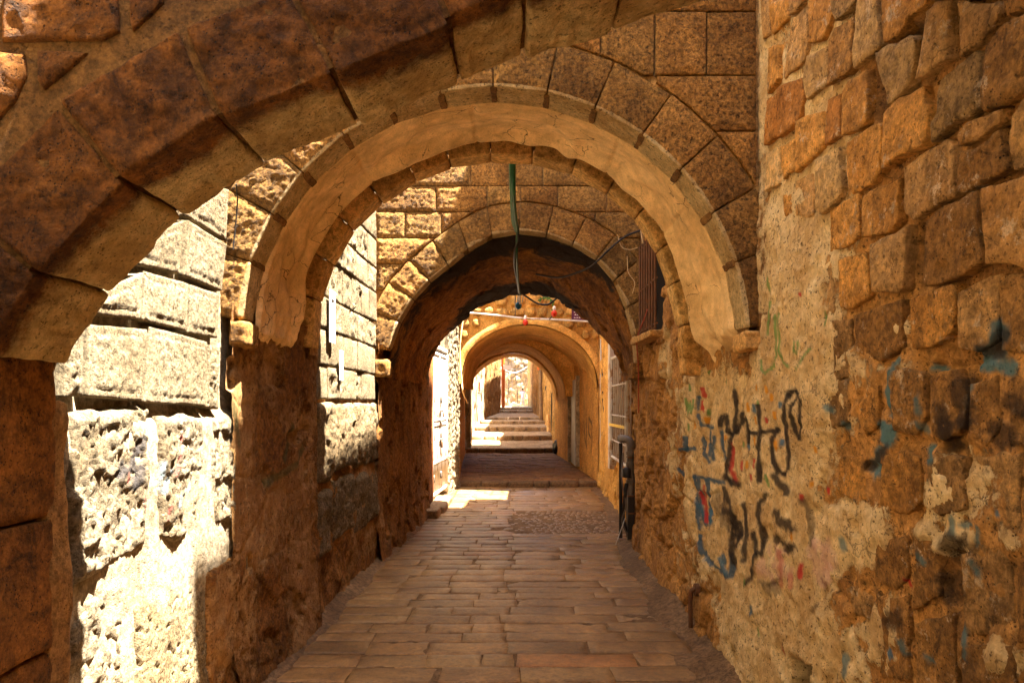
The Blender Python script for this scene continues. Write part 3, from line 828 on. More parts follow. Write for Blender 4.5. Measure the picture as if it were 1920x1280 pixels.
def attr_right(u, v, P):
    return {'paint': paint_at(u, v, P)}
def blk_relief(P, d, seed):
    k = sstep(0.0, 0.03, d)
    return k * (0.012 * fbm(P, 7, 3, seed) + 0.009 * fbm(P, 26, 4, seed + 4)) + 0.004 * fbm(P, 60, 2, seed)
def blk_rough(P, d, seed):
    k = sstep(0.0, 0.03, d)
    v, b = facets(P, 11, seed)
    return k * (0.018 * fbm(P, 7, 4, seed) + 0.009 * (v - 0.5)) + 0.007 * fbm(P, 45, 3, seed)
O, T, C, G, B, RB = (1.2, 1.06, 0.78), (1.12, 1.15, 1.30), (1.38, 1.58, 2.0), (1.0, 1.12, 1.4), (1.0, 0.92, 0.82), (1.0, 0.76, 0.52)
STONES = [
 (T, 0, [(1427,0),(1441,0),(1444,68),(1429,78)]), (O, 0, [(1444,0),(1476,0),(1477,34),(1450,67),(1446,60)]), (T, 0, [(1480,-6),(1508,-20),(1505,8),(1482,31)]),
 (T, 0, [(1483,40),(1512,14),(1513,88),(1510,112),(1468,147),(1466,140),(1478,60)]), (O, 0, [(1517,-10),(1560,-20),(1561,25),(1556,50),(1545,71),(1518,82)]),
 (G, 1, [(1564,-20),(1604,-20),(1607,8),(1572,40),(1565,25)]), (B, 1, [(1557,79),(1566,54),(1602,30),(1598,130),(1592,139),(1559,158)]),
 (C, 0, [(1608,18),(1615,-20),(1648,-20),(1652,88),(1645,97),(1602,132),(1599,100)]), (O, 0, [(1443,90),(1462,80),(1463,150),(1440,177)]),
 (G, 0, [(1514,102),(1550,86),(1551,159),(1515,189),(1509,150)]), (RB, 0, [(1461,165),(1488,151),(1503,146),(1507,185),(1500,225),(1487,240),(1461,257)]),
 (RB, 0, [(1441,190),(1458,176),(1459,257),(1435,273)]), (RB, 0, [(1549,185),(1576,173),(1577,254),(1550,271)]), (O, 0, [(1582,172),(1592,151),(1628,126),(1632,160),(1630,229),(1618,244),(1583,257)]),
 (O, 0, [(1496,226),(1542,209),(1544,265),(1540,280),(1518,301),(1495,324)]), (O, 0, [(1468,273),(1490,259),(1491,320),(1471,339)]), (C, 0, [(1436,286),(1462,276),(1464,344),(1435,358)]),
 (O, 0, [(1591,266),(1622,244),(1650,227),(1657,236),(1656,314),(1640,344),(1597,366),(1587,349)]), (C, 0, [(1531,301),(1580,276),(1583,349),(1577,370),(1545,398),(1533,393)]),
 (O, 0, [(1653,0),(1660,-60),(1745,-60),(1742,-4),(1732,12),(1702,36),(1690,55),(1668,77),(1655,79)]), (G, 0, [(1652,94),(1690,79),(1713,61),(1721,75),(1721,110),(1711,154),(1700,171),(1666,198),(1665,165),(1655,130)]),
 (T, 0, [(1739,20),(1755,3),(1786,5),(1780,20),(1779,111),(1767,117),(1735,147),(1722,153),(1731,90)]), (T, 0, [(1796,5),(1830,3),(1878,0),(1877,29),(1862,51),(1840,79),(1812,94),(1802,108)]),
 (B, 0, [(1886,-30),(1940,-60),(1945,12),(1920,20),(1890,32)]), (T, 0, [(1745,-60),(1800,-90),(1795,-4),(1760,-4),(1748,2)]), (B, 0, [(1805,-90),(1880,-110),(1880,-8),(1800,-3)]),
 (B, 1, [(1851,91),(1885,47),(1920,29),(1970,0),(1970,150),(1920,174),(1890,190),(1851,210),(1847,190),(1848,120)]), (G, 1, [(1771,146),(1805,114),(1832,97),(1841,111),(1842,160),(1841,203),(1811,226),(1752,267),(1747,230),(1760,210),(1764,170)]),
 (O, 0, [(1661,216),(1690,184),(1735,162),(1744,200),(1741,264),(1734,274),(1690,296),(1663,313)]), (B, 0, [(1801,255),(1820,231),(1882,206),(1882,233),(1842,260),(1801,278)]),
 (B, 1, [(1802,284),(1845,264),(1883,242),(1887,300),(1892,320),(1860,338),(1842,350),(1815,364),(1801,360),(1798,340)]), (T, 1, [(1896,221),(1920,188),(1975,160),(1975,310),(1920,320),(1905,323),(1895,270)]),
 (T, 0, [(1694,312),(1740,281),(1775,262),(1789,271),(1792,344),(1796,366),(1770,378),(1730,400),(1712,410),(1697,399),(1695,340)]),
 (T, 0, [(1487,336),(1519,326),(1523,399),(1514,410),(1486,404)]), (O, 0, [(1465,366),(1482,363),(1483,414),(1469,409)]), (O, 0, [(1554,393),(1580,379),(1609,363),(1612,444),(1580,464),(1554,471)]),
 (O, 0, [(1617,366),(1665,346),(1686,333),(1687,414),(1665,437),(1619,447)]), (O, 0, [(1573,488),(1627,471),(1630,559),(1600,579),(1573,574)]), (T, 0, [(1636,456),(1680,439),(1706,420),(1705,470),(1700,539),(1690,550),(1641,547),(1638,500)]),
 (B, 1, [(1737,411),(1770,386),(1800,374),(1839,359),(1842,440),(1846,499),(1815,513),(1750,536),(1731,538),(1733,480)]), (B, 0, [(1846,356),(1880,341),(1920,327),(1985,310),(1985,500),(1920,504),(1852,501)]),
 (O, 0, [(1704,561),(1730,547),(1789,532),(1794,560),(1790,624),(1750,653),(1706,649)]), (T, 0, [(1797,546),(1850,517),(1873,512),(1868,560),(1866,638),(1830,658),(1798,654)]), (B, 0, [(1878,518),(1920,510),(1990,505),(1990,660),(1920,660),(1876,654)]),
 (B, 1, [(1601,591),(1650,572),(1696,562),(1696,649),(1650,679),(1601,659)]), (T, 0, [(1512,477),(1559,480),(1563,588),(1512,598)]), (T, 0, [(1561,602),(1595,597),(1597,698),(1563,718)]),
 (T, 1, [(1545,722),(1589,707),(1591,789),(1546,813)]), (O, 0, [(1605,761),(1648,722),(1650,799),(1625,818)]), (B, 1, [(1669,701),(1700,690),(1734,702),(1736,779),(1719,813),(1673,808)]),
 (B, 1, [(1742,706),(1789,692),(1813,736),(1808,799),(1769,828),(1743,813)]), (B, 1, [(1820,721),(1870,702),(1878,799),(1850,833),(1817,823)]), (B, 1, [(1886,707),(1990,700),(1990,840),(1888,828)]),
 (O, 1, [(1571,857),(1624,852),(1626,934),(1590,936),(1571,924)]), (O, 0, [(1657,852),(1700,838),(1721,852),(1725,939),(1699,963),(1647,949)]), (T, 1, [(1737,857),(1785,852),(1810,857),(1810,959),(1760,968),(1737,949)]),
 (T, 1, [(1824,852),(1880,845),(1916,852),(1916,989),(1827,984)]), (T, 1, [(1926,852),(1995,850),(1995,990),(1926,990)]), (T, 0, [(1581,1101),(1605,1096),(1629,1116),(1627,1159),(1601,1149)]),
 (B, 1, [(1642,1017),(1704,1002),(1705,1079),(1680,1108),(1642,1089)]), (B, 1, [(1714,1012),(1761,1012),(1763,1119),(1714,1148)]), (T, 1, [(1797,1032),(1840,1022),(1894,1032),(1898,1189),(1802,1198)]),
 (B, 1, [(1642,1122),(1704,1117),(1705,1279),(1652,1269)]), (B, 1, [(1717,1162),(1789,1152),(1793,1330),(1717,1330)]), (B, 1, [(1802,1212),(1899,1207),(1904,1400),(1804,1400)]), (B, 1, [(1906,1030),(1995,1025),(1995,1200),(1908,1200)]),
 (O, 0, [(1366,1122),(1380,1118),(1394,1162),(1378,1160)]), (O, 0, [(1430,1166),(1440,1164),(1446,1202),(1436,1200)]),
]
sr = random.Random(3)
for i, (tint, kind, pts) in enumerate(STONES):
    poly = shrink([on_right(p) for p in pts], 0.001)
    cx, cyy = np.mean([p[0] for p in pts]), np.mean([p[1] for p in pts])
    buried = sr.uniform(-0.002, 0.007) if (cyy > 560 and cx > 1540) else (-0.006 if (cx < 1560 and cyy > 365) else sr.uniform(0.0, 0.016))
    k = sr.uniform(0.85, 1.08)
    slab('stone', poly, map_right, M['rubble'] if kind or cyy > 560 else M['block'], right_wall, depth=0.11, res=0.0145, edge=0.006, wob=0.012, lift=buried, tilt=0.05,
         relief=blk_rough if (kind and cyy < 560) else blk_relief, tint=tuple(k * t for t in tint), seed=300 + i, attrf=attr_right)
# courses that carry on beside and behind the camera, and above the frame
n = 0
for r_, (z0, z1) in enumerate(((0.05, 0.36), (0.38, 0.72), (0.74, 1.08), (1.10, 1.42), (1.44, 1.74), (1.76, 2.06), (2.08, 2.38))):
    d = 0.34 + 0.13 * (r_ % 2)
    while d < 1.5:
        w = sr.uniform(0.26, 0.40)
        e = min(d + w, 1.585 + 0.03 * (r_ % 2))
        if e - d > 0.12:
            slab('stone', [(d, z0), (e - 0.02, z0 + sr.uniform(-.02, .02)), (e - 0.02, z1 - 0.015), (d, z1 - 0.015)], map_right, M['block'], right_wall, depth=0.1, res=0.035, edge=0.02, wob=0.01, lift=0.01, tilt=0.05,
                 relief=blk_relief, tint=tj(sr, 0.85, 1.1, sr.choice((O, T, B, G))), seed=700 + n); n += 1
        d = e

# ------------------------------------------------------------------ left-hand walls
def patch(name, mapf, Ds, Hs, hf, mat, parent, flip=False, attrs=None, tint=None):
    U, W_ = np.meshgrid(np.array(Ds), np.array(Hs), indexing='ij'); U = U.ravel(); W_ = W_.ravel()
    h = hf(U, W_); V = mapf(U, W_, h)
    F = grid_faces(len(Ds), len(Hs))
    return mesh(name, V, F[:, ::-1] if flip else F, mat, parent, attrs=attrs(U, W_) if attrs else None, tint=tint)
W3 = lambda D, H, o=0.0: np.stack([D, D * 0 + o, H], 1)

lit_wall = empty('stone_wall', (-1.5, 2.95, 0), 'sunlit pale wall of tooled blocks over craggy boulders between the near arch and the second arch', 'wall')
patch('mortar_bed', map_left, np.linspace(2.05, 3.88, 120), np.linspace(-0.05, 4.4, 240),
      lambda D, H: 0.004 + 0.012 * fbm(W3(D, H), 7, 4, 3) + 0.008 * fbm(W3(D, H), 30, 3, 5) - 0.052 * sstep(1.50, 1.58, H), M['pale_mortar'], lit_wall, flip=True)
def tooled(P, d, seed):
    k = sstep(0.028, 0.040, d)
    return -0.004 * np.exp(-((d - 0.034) / 0.006) ** 2) + k * (0.004 + 0.008 * fbm(P, 46, 3, seed) + 0.004 * fbm(P, 9, 2, seed + 2)) + 0.0015 * fbm(P, 50, 2, seed)
def crag(P, d, seed):
    k = sstep(0.0, 0.05, d)
    v, b = facets(P, 9, seed); v2, b2 = facets(P, 24, seed + 3)
    return k * (0.018 * (v - 0.5) + 0.012 * (v2 - 0.5) + 0.018 * fbm(P, 5, 3, seed)) + 0.007 * fbm(P, 60, 3, seed)
def pitted(P, d, seed):
    k = sstep(0.0, 0.03, d)
    return k * (0.012 * fbm(P, 55, 3, seed) + 0.012 * fbm(P, 6, 3, seed)) - 0.012 * (facets(P, 30, seed)[0] > 0.95)
SC2 = lambda *p: [on_left((60 + x / 2.371, 740 + y / 2.371)) for x, y in p]
CR_RED = [SC2((650, 190), (640, 280), (625, 360)), SC2((590, 500), (580, 560)), SC2((490, 420), (485, 500)), SC2((410, 360), (420, 390))]
CR_BLU = [SC2((560, 320), (545, 400)), SC2((720, 360), (680, 440), (640, 480)), SC2((775, 440), (785, 520)), SC2((600, 340), (570, 420))]
CR_BLK = [SC2((480, 210), (430, 330)), SC2((385, 320), (390, 350)), SC2((470, 330), (450, 400))]
def attr_crag(u, v, P):
    n = len(u); col = np.tile(np.array([0.1, 0.1, 0.1]), (n, 1)); al = np.zeros(n)
    nz = fbm(np.stack([u, u * 0, v], 1), 30, 3, 5)
    for ps, c, w, a in ((CR_BLU, (0.25, 0.38, 0.45), 0.022, 0.55), (CR_BLK, (0.05, 0.045, 0.05), 0.035, 0.8), (CR_RED, (0.5, 0.1, 0.09), 0.010, 0.7)):
        for p in ps:
            d = seg_dist(u, v, p) + 0.02 * nz
            k = a * (1 - sstep(w * 0.5, w * 1.2, d)); m = k > al
            col[m] = c; al = np.maximum(al, k)
    return {'paint': np.concatenate([col, al[:, None]], 1)}
TOOLED = [
 [(164,606),(278,616),(266,753),(162,745)], [(281,610),(388,641),(384,762),(270,756)], [(272,507),(353,531),(349,623),(267,601)], [(357,532),(412,550),(409,635),(353,625)],
 [(150,560),(268,508),(263,600),(150,588)], [(351,412),(424,456),(416,547),(344,518)], [(262,440),(347,412),(340,515),(262,497)], [(352,330),(430,354),(425,452),(353,408)],
 [(391,645),(412,649),(409,768),(385,764)], [(123,600),(158,605),(158,743),(121,748)], [(240,330),(345,330),(346,405),(262,432)], [(352,210),(434,250),(431,349),(353,322)], [(150,440),(257,440),(257,500),(150,552)]]
for i, pts in enumerate(TOOLED):
    slab('dressed_block', shrink([on_left(p) for p in pts], 0.003), map_left, M['pale'], lit_wall, depth=0.06, res=0.0105, edge=0.006, wob=0.004, lift=sr.uniform(0.0, 0.007), tilt=0.015,
         relief=tooled if i not in (8, 9) else crag, tint=tj(sr, 0.92, 1.08, (1.0, 0.99, 0.97)), seed=20 + i)
BOULDERS = [
 (0.018, crag, [(123,768),(284,762),(281,888),(271,1030),(199,1068),(120,1106),(117,951)]), (0.014, crag, [(294,776),(383,780),(385,867),(366,990),(330,1027),(293,1010),(289,867)]),
 (0.014, crag, [(393,784),(432,772),(438,976),(402,986),(390,867)]), (0.014, crag, [(112,1136),(187,1104),(234,1150),(231,1225),(242,1300),(246,1500),(100,1560)]),
 (0.020, pitted, [(248,1138),(297,1080),(375,1048),(388,1162),(388,1420),(254,1480)])]
for i, (lift, rel, pts) in enumerate(BOULDERS):
    slab('boulder', [on_left(p) for p in pts], map_left, M['crag'], lit_wall, depth=0.09, res=0.0125, edge=0.035, wob=0.016, lift=lift, tilt=0.06, relief=rel,
         tint=(1.0, 0.95, 0.82) if rel is pitted else (1, 1, 1), seed=50 + i, attrf=attr_crag)

lit_wall2 = empty('stone_wall', (-1.4, 5.9, 0), 'half sunlit wall of small pale blocks over rough boulders between the second and third arches', 'wall')
patch('mortar_bed', map_left, np.linspace(4.80, 7.15, 130), np.linspace(-0.05, 4.6, 200),
      lambda D, H: -0.025 + 0.014 * fbm(W3(D, H, 2), 7, 4, 3) + (0.05 * fbm(W3(D, H, 2), 3.5, 4, 7) + 0.03 * fbm(W3(D, H), 11, 3, 7) + 0.03) * (1 - sstep(0.9, 1.1, H)), M['dark_side'], lit_wall2, flip=True, attrs=lambda D, H: {'plaster': np.clip(0.45 + fbm(W3(D, H), 2.5, 4, 9), 0, 1)})
lr = random.Random(8); z = 1.62; n = 0
while z < 4.4:
    z1 = z + lr.uniform(0.24, 0.33); d = 4.86 + lr.uniform(0, 0.1)
    while d < 6.84:
        e = min(6.86, d + lr.uniform(0.24, 0.46))
        if 6.86 - e < 0.12: e = 6.86
        rough_ = lr.random() < 0.45
        slab('block', [(d + .006, z + .006), (e - .006, z + .006), (e - .006, z1 - .006), (d + .006, z1 - .006)], map_left, M['pale'], lit_wall2, depth=0.06, res=0.022, edge=0.008, wob=0.005,
             lift=lr.uniform(-0.004, 0.014), tilt=0.02, relief=crag if rough_ else tooled, tint=tj(lr, 0.85, 1.05, (1, 0.97, 0.92)), seed=120 + n); n += 1
        d = e
    z = z1
for i, (a, b, c, e) in enumerate(((4.92, 5.33, 0.98, 1.60), (5.36, 5.95, 1.04, 1.60), (5.98, 6.42, 1.0, 1.60), (6.45, 6.84, 1.0, 1.6), (4.95, 5.28, 0.45, 0.95), (5.32, 5.9, 0.5, 1.0), (5.94, 6.4, 0.42, 0.97), (6.43, 6.83, 0.45, 0.96))):
    slab('boulder', [(a, c), (b, c + 0.02), (b, e), (a, e - 0.01)], map_left, M['crag'], lit_wall2, depth=0.1, res=0.02, edge=0.04, wob=0.02, lift=0.03, tilt=0.06, relief=crag, tint=(0.9, 0.8, 0.66), seed=170 + i)

# building masses behind the left side, up to their parapets
Lin = lambda d: float(Xl(d)) - 0.13
left_house = empty('house', (-3, 2, 0), 'tall stone house wall rising above the left side of the alley', 'house')
mass('house_wall', left_house, lambda d: Lin(d) - 2.5, Lin, [-9, 2.1, 3.66, 4.85, 6.9, 9.78], -0.2, 7.6, M['building'])
mass('house_wall', left_house, lambda d: -4.5, lambda d: float(Xl(d)) + 0.0, [-9, 2.06], -0.2, 7.6, M['building'])
mass('house_wall', left_house, lambda d: -4.5, lambda d: float(Xl(d)) - 0.03, [2.06, 3.6, 4.85, 6.9, 9.78], 4.36, 7.6, M['building'])
# ------------------------------------------------------------------ arches
def radial(pts, c):
    a = sorted((math.atan2(z - c[1], x - c[0]) % (2 * math.pi), math.hypot(x - c[0], z - c[1])) for x, z in pts)
    A = np.array([p[0] for p in a]); R = np.array([p[1] for p in a])
    def r(t):
        t = np.asarray(t, float)
        s = 0
        for o in (-0.12, -0.06, 0, 0.06, 0.12): s = s + np.interp(np.clip(t + o, 0, math.pi), A, R)
        return s / 5
    return r
def polar(c, r, t): return np.array([c[0] + r * math.cos(t), c[1] + r * math.sin(t)])

def core(name, parent, c, rf, rb, D0, D1, x0, x1, top, mat, n=60, over=0.05):
    """the masonry of a bridge between two faces with the arch cut out of it; D1 may vary with the angle"""
    V = []; T = np.linspace(0, math.pi, n)
    for t in T:
        ct, s_ = math.cos(t), math.sin(t)
        d1 = D1(t) if callable(D1) else D1
        k = 1e9
        if ct > 1e-6: k = min(k, (x1 - c[0]) / ct)
        if ct < -1e-6: k = min(k, (x0 - c[0]) / ct)
        if s_ > 1e-6: k = min(k, (top - c[1]) / s_)
        a, b = float(rf(t)) + over, float(rb(t)) + over
        k = max(k, a + 0.02, b + 0.02)
        for r, d in ((a, D0), (k, D0), (k, d1), (b, d1)):
            V.append((c[0] + r * ct, d, c[1] + r * s_))
    F = []
    for i in range(n - 1):
        for k in range(4):
            F.append((i * 4 + k, i * 4 + (k + 1) % 4, (i + 1) * 4 + (k + 1) % 4, (i + 1) * 4 + k))
    F.append((0, 1, 2, 3)); F.append(tuple((n - 1) * 4 + k for k in (3, 2, 1, 0)))
    return mesh(name, V, F, mat, parent, smooth=False)

def vault(name, parent, c, rf, rb, D0, D1, mat, disp, nt=120, nd=50, t0=0.0, t1=math.pi, attrs=None):
    T = np.linspace(t0, t1, nt); S = np.linspace(0, 1, nd)
    A, B = np.meshgrid(T, S, indexing='ij'); A = A.ravel(); B = B.ravel()
    d1 = np.array([D1(t) for t in A]) if callable(D1) else D1
    D = D0 + (d1 - D0) * B
    R = rf(A) * (1 - B) + rb(A) * B
    P = np.stack([c[0] + R * np.cos(A), D, c[1] + R * np.sin(A)], 1)
    h = disp(P, A, B)
    R = R - h
    P = np.stack([c[0] + R * np.cos(A), D, c[1] + R * np.sin(A)], 1)
    return mesh(name, P, grid_faces(nt, nd)[:, ::-1], mat, parent, attrs=attrs(P, A, B) if attrs else None)

def clip_disc(poly, c, R, step=0.02):
    B = resample(poly, step)
    area = 0.5 * sum(B[i][0] * B[(i+1) % len(B)][1] - B[(i+1) % len(B)][0] * B[i][1] for i in range(len(B)))
    if area < 0: B = B[::-1]
    rad = R if callable(R) else (lambda t: R)
    ang = np.arctan2(B[:, 1] - c[1], B[:, 0] - c[0])
    out = np.array([math.hypot(p[0] - c[0], p[1] - c[1]) > float(rad(t % (2 * math.pi))) for p, t in zip(B, ang)])
    if out.all(): return [B]
    if not out.any(): return []
    n = len(B); res = []
    starts = [i for i in range(n) if out[i] and not out[i - 1]]
    for s_ in starts:
        run = []; i = s_
        while out[i % n] and len(run) < n: run.append(B[i % n]); i += 1
        if len(run) < 3: continue
        ta = math.atan2(run[-1][1] - c[1], run[-1][0] - c[0]); tb = math.atan2(run[0][1] - c[1], run[0][0] - c[0])
        k = max(2, int(abs(tb - ta) / 0.03))
        arc = [polar(c, float(rad(t % (2 * math.pi))) + 1e-3, t) for t in np.linspace(ta, tb, k)]
        res.append(np.array(list(run) + arc))
    return res

def rockface(P, d, seed):
    """hammered boss inside a flat drafted margin"""
    k = sstep(0.016, 0.032, d)
    Q = P * np.array([1, 1, 1.6])
    return k * (0.005 + 0.004 * fbm(Q, 20, 3, seed) + 0.003 * (ridged(Q, 34, 2, seed + 2) - 0.5) + 0.008 * fbm(P, 70, 2, seed)) + 0.0015 * fbm(P, 40, 2, seed)
def poly_area(p):
    return abs(0.5 * sum(p[i][0] * p[(i+1) % len(p)][1] - p[(i+1) % len(p)][0] * p[i][1] for i in range(len(p))))

def facing(parent, D0, c, Rext, rows, cols, x0, x1, seed, mat, res, relief, tintf, lift=0.0):
    n = 0
    for (z0, z1), xs in zip(rows, cols):
        for a, b in zip(xs[:-1], xs[1:]):
            for pl in clip_disc([(a + .004, z0 + .004), (b - .004, z0 + .004), (b - .004, z1 - .004), (a + .004, z1 - .004)], c, Rext):
                if poly_area(pl) < 0.006: continue
                slab('facing_stone', pl, map_front(D0), mat, parent, depth=0.03, res=res, edge=0.005, wob=0.003, lift=lift + tr.uniform(-0.003, 0.004), tilt=0.012, relief=relief, tint=tintf(), seed=seed + n, sharp=None); n += 1

def ring(parent, c, rin, thick, D0, D1, angs, mat, seed, front_amp, n=10, tintf=None, gap=0.004, jag=0.0, name='voussoir', label=None):
    """wedge stones between two angles of the arch: hammered front, dressed underside"""
    rr = random.Random(seed)
    for i, (t0, t1) in enumerate(zip(angs[:-1], angs[1:])):
        if abs(t1 - t0) < 0.01: continue
        g = gap / float(rin((t0 + t1) / 2)); a, b = t0 + g, t1 - g
        C = np.zeros((2, 2, 2, 3)); j = rr.uniform(-jag, jag); jd = rr.uniform(-jag, jag)
        for ii, t in enumerate((a, b)):
            for jj, d in enumerate((D0, D1 + jd)):
                for kk, r in enumerate((float(rin(t)) + j, float(rin(t)) + thick)):
                    x, z = polar(c, r, t); C[ii, jj, kk] = (x, d, z)
        def rel(P, T, N, s_):
            front = np.clip(-N[:, 1], 0, 1) ** 4
            m = np.minimum(1 - np.abs(T[:, 0]), 1 - np.abs(T[:, 2]))
            k = sstep(0.10, 0.26, m) * front * front_amp
            Q = P * np.array([1, 1, 1.4])
            return k * (0.005 + 0.004 * fbm(Q, 20, 3, s_) + 0.003 * (ridged(Q, 34, 2, s_ + 2) - 0.5) + 0.008 * fbm(P, 70, 2, s_))
        def pale_underside(V):  # second, paler tone on the underside only
            d_ = np.hypot(V[:, 0] - c[0], V[:, 2] - c[1]) - float(rin((t0 + t1) / 2))
            return {'plaster': np.clip((1 - sstep(0.002, 0.024, d_)) * 1.0, 0, 1)}
        block(name, C, mat, parent, n=n, rnd=0.0055, amp=0.003, scale=10, relief=rel, tint=tintf() if tintf else None, seed=seed * 50 + i, attrf=pale_underside)

tr = random.Random(21)
warm = lambda lo=0.74, hi=1.18: (lambda k, h: (k * (1 + h), k, k * (1 - h)))(tr.uniform(lo, hi), tr.uniform(-0.06, 0.06))

# ---- the second arch: a short tunnel with tooled facing, a dressed ring at each end and a cement soffit
a2 = empty('archway', (-0.1, 3.62, 0), 'broad round archway with tooled facing stones and smooth cement soffit, second from the camera', 'archway', 'round archways over the alley')
c2 = (-0.1, 1.93)
r2 = lambda t: np.asarray(t, float) * 0 + 1.35
rear2 = radial([on_front(p, 4.85) for p in [(600, 640), (600, 590), (612, 540), (640, 475), (670, 425), (700, 398), (740, 370), (795, 334), (860, 315), (935, 307), (1010, 312), (1080, 330), (1140, 372), (1197, 422), (1230, 482), (1250, 545), (1272, 640)]], c2)
core('masonry', a2, c2, r2, rear2, 3.645, 4.83, -2.2, 2.2, 4.35, M['face_joint'], over=0.10)
ang2 = [math.radians(d) for d in (3, 18, 30.2, 42.4, 54, 66.4, 77.7, 90, 102, 114, 126, 138.5, 150.2, 162, 175)]
ring(a2, c2, r2, 0.262, 3.62, 3.825, ang2, M['face'], 1, 1.0, n=26, tintf=warm, gap=0.0028)
for i, t in enumerate(ang2[1:-1]):
    p0, p1, p2, p3 = [polar(c2, r, t + o) for r in (1.343, 1.37) for o in (-0.014, 0.013)]
    C = [[[(q[0], d, q[1]) for q in pr_] for d in (3.632 + 0.03 * math.sin(i * 2.1) ** 2, 3.822)] for pr_ in ((p0, p2), (p1, p3))]
    block('mortar_joint', C, M['dark_mortar'], a2, n=8, rnd=0.006, amp=0.006, scale=22, seed=i, tint=(0.7, 0.66, 0.6))
rows2 = [(1.95, 2.22), (2.22, 2.48), (2.48, 2.76), (2.76, 3.04), (3.04, 3.337), (3.337, 3.676), (3.676, 4.0), (4.0, 4.34)]
def cuts(x0, x1, r, lo, hi, fixed=()):
    xs = [x0] + list(fixed)
    while xs[-1] < x1 - lo: xs.append(xs[-1] + r.uniform(lo, hi))
    xs[-1] = x1
    return xs
R354 = lambda x: (x - 960) / 353.6
cols2 = [cuts(-1.5, 1.3, tr, 0.3, 0.5) for _ in rows2]
cols2[4] = [-1.5, -1.2, -0.8, -0.4, 0.1, 0.5, R354(1232), 1.3]
cols2[5] = [-1.5, -1.15, -0.75, -0.3, 0.15, R354(1127), R354(1228), R354(1325), 1.3]
cols2[6] = [-1.5, -1.25, -0.8, -0.45, 0.0, 0.36, 0.9, 1.3]
facing(a2, 3.62, c2, 1.622, rows2, cols2, -1.5, 1.3, 400, M['face'], 0.0125, rockface, warm)
# cement soffit with ridges, ending in ragged lips below the springing
def soffit2(P, A, B):
    rip = 0.018 * np.sin(7.0 * B + 3.0 * fbm(P, 1.5, 3, 3) * 4 + 1.2 * A) * sstep(0.25, 0.6, B)
    lip = 0.05 * sstep(0.80, 0.98, B + 0.15 * fbm(P, 3, 3, 5))
    low = sstep(0.55, 0.1, np.minimum(A, math.pi - A))
    end = np.minimum(A, math.pi - A) + 0.10 * fbm(P, 6, 4, 15)
    jt = np.min(np.stack([np.abs(A - a - 0.02 * fbm(P, 6, 3, 2)) for a in (0.62, 1.02, 1.66, 2.2)]), 0)
    return 0.012 + rip + lip + 0.012 * fbm(P, 4, 4, 6) + low * (0.05 * fbm(P, 4.5, 4, 8) + 0.03 * ridged(P, 3, 3, 4)) - 0.16 * sstep(0.06, -0.07, end) - 0.010 * (1 - sstep(0.003, 0.012, jt)) + 0.012 * (ridged(P * np.array([0.35, 2.5, 0.35]), 4, 3, 31) - 0.5) - 0.02 * (1 - sstep(0.0, 0.08, B))
vault('cement_soffit', a2, c2, lambda t: r2(t) * 1.0 + 0.005, lambda t: 0.45 * r2(t) + 0.55 * rear2(t) + 0.035, 3.80, 4.38, M['cement'], soffit2, nt=320, nd=80, t0=-0.16, t1=math.pi + 0.12)
vault('recess', a2, c2, lambda t: r2(t) + 0.085, lambda t: rear2(t) + 0.12, 4.34, 4.72, M['dark_mortar'], lambda P, A, B: 0.01 * fbm(P, 6, 3, 2), nt=90, nd=14, t0=-0.1, t1=math.pi + 0.1)
vault('back_soffit', a2, c2, lambda t: r2(t) + 0.03, lambda t: r2(t) + 0.03, 3.7, 3.86, M['dark_mortar'], lambda P, A, B: 0.006 * fbm(P, 9, 3, 2), nt=90, nd=6, t0=-0.05, t1=math.pi + 0.05)
angr = [math.radians(d) for d in (-6, 9, 22, 33, 45, 56, 68, 80, 92, 104, 115, 127, 139, 151, 163, 178)]
ring(a2, c2, rear2, 0.16, 4.665, 4.85, angr, M['ring'], 2, 0.4, n=12, tintf=lambda: warm(0.75, 1.05), jag=0.006, gap=0.004)
vault('mortar_bed', a2, c2, lambda t: rear2(t) + 0.012, lambda t: rear2(t) + 0.012, 4.67, 4.845, M['dark_mortar'], lambda P, A, B: 0.004 * fbm(P, 9, 3, 2), nt=120, nd=5)
vault('mortar_bed', a2, c2, lambda t: r2(t) + 0.010, lambda t: r2(t) + 0.010, 3.63, 3.82, M['dark_mortar'], lambda P, A, B: 0.003 * fbm(P, 9, 3, 2), nt=120, nd=5)
# corbels and the left pier, coated in brown render
block('corbel', box8(-1.50, -1.405, 3.60, 3.80, 1.90, 2.03), M['face'], a2, n=8, rnd=0.02, amp=0.008, scale=16, seed=4)
block('corbel', box8(1.225, 1.36, 3.59, 3.80, 1.88, 1.98), M['ring'], a2, n=12, rnd=0.012, amp=0.014, scale=12, seed=5, tint=(0.85, 0.8, 0.75))
block('corbel', box8(1.17, 1.36, 4.66, 4.86, 1.90, 2.08), M['ring'], a2, n=12, rnd=0.02, amp=0.02, scale=10, seed=6, tint=(0.85, 0.8, 0.7))
def pierh(o, a0=0.02):
    def f(D, H):
        W = W3(D, H, o)
        v, b = facets(W, 2.6, 5)
        return a0 + 0.03 * fbm(W, 3, 5, 11) + 0.014 * fbm(W, 14, 4, 12) + 0.014 * (v - 0.5) * sstep(1.9, 1.2, H) - 0.006 * (1 - sstep(0, 0.08, b)) - 0.03 * sstep(0.62, 0.7, 0.5 + fbm(W, 4.5, 3, 17)) + 0.05 * np.clip((0.5 - H) / 0.5, 0, 1) ** 2
    return f
GR = [[on_left((540, 800), -1.45), on_left((525, 860), -1.45)], [on_left((560, 835), -1.45), on_left((548, 870), -1.45), on_left((500, 905), -1.45)], [on_left((430, 760), -1.5), on_left((437, 830), -1.5)]]
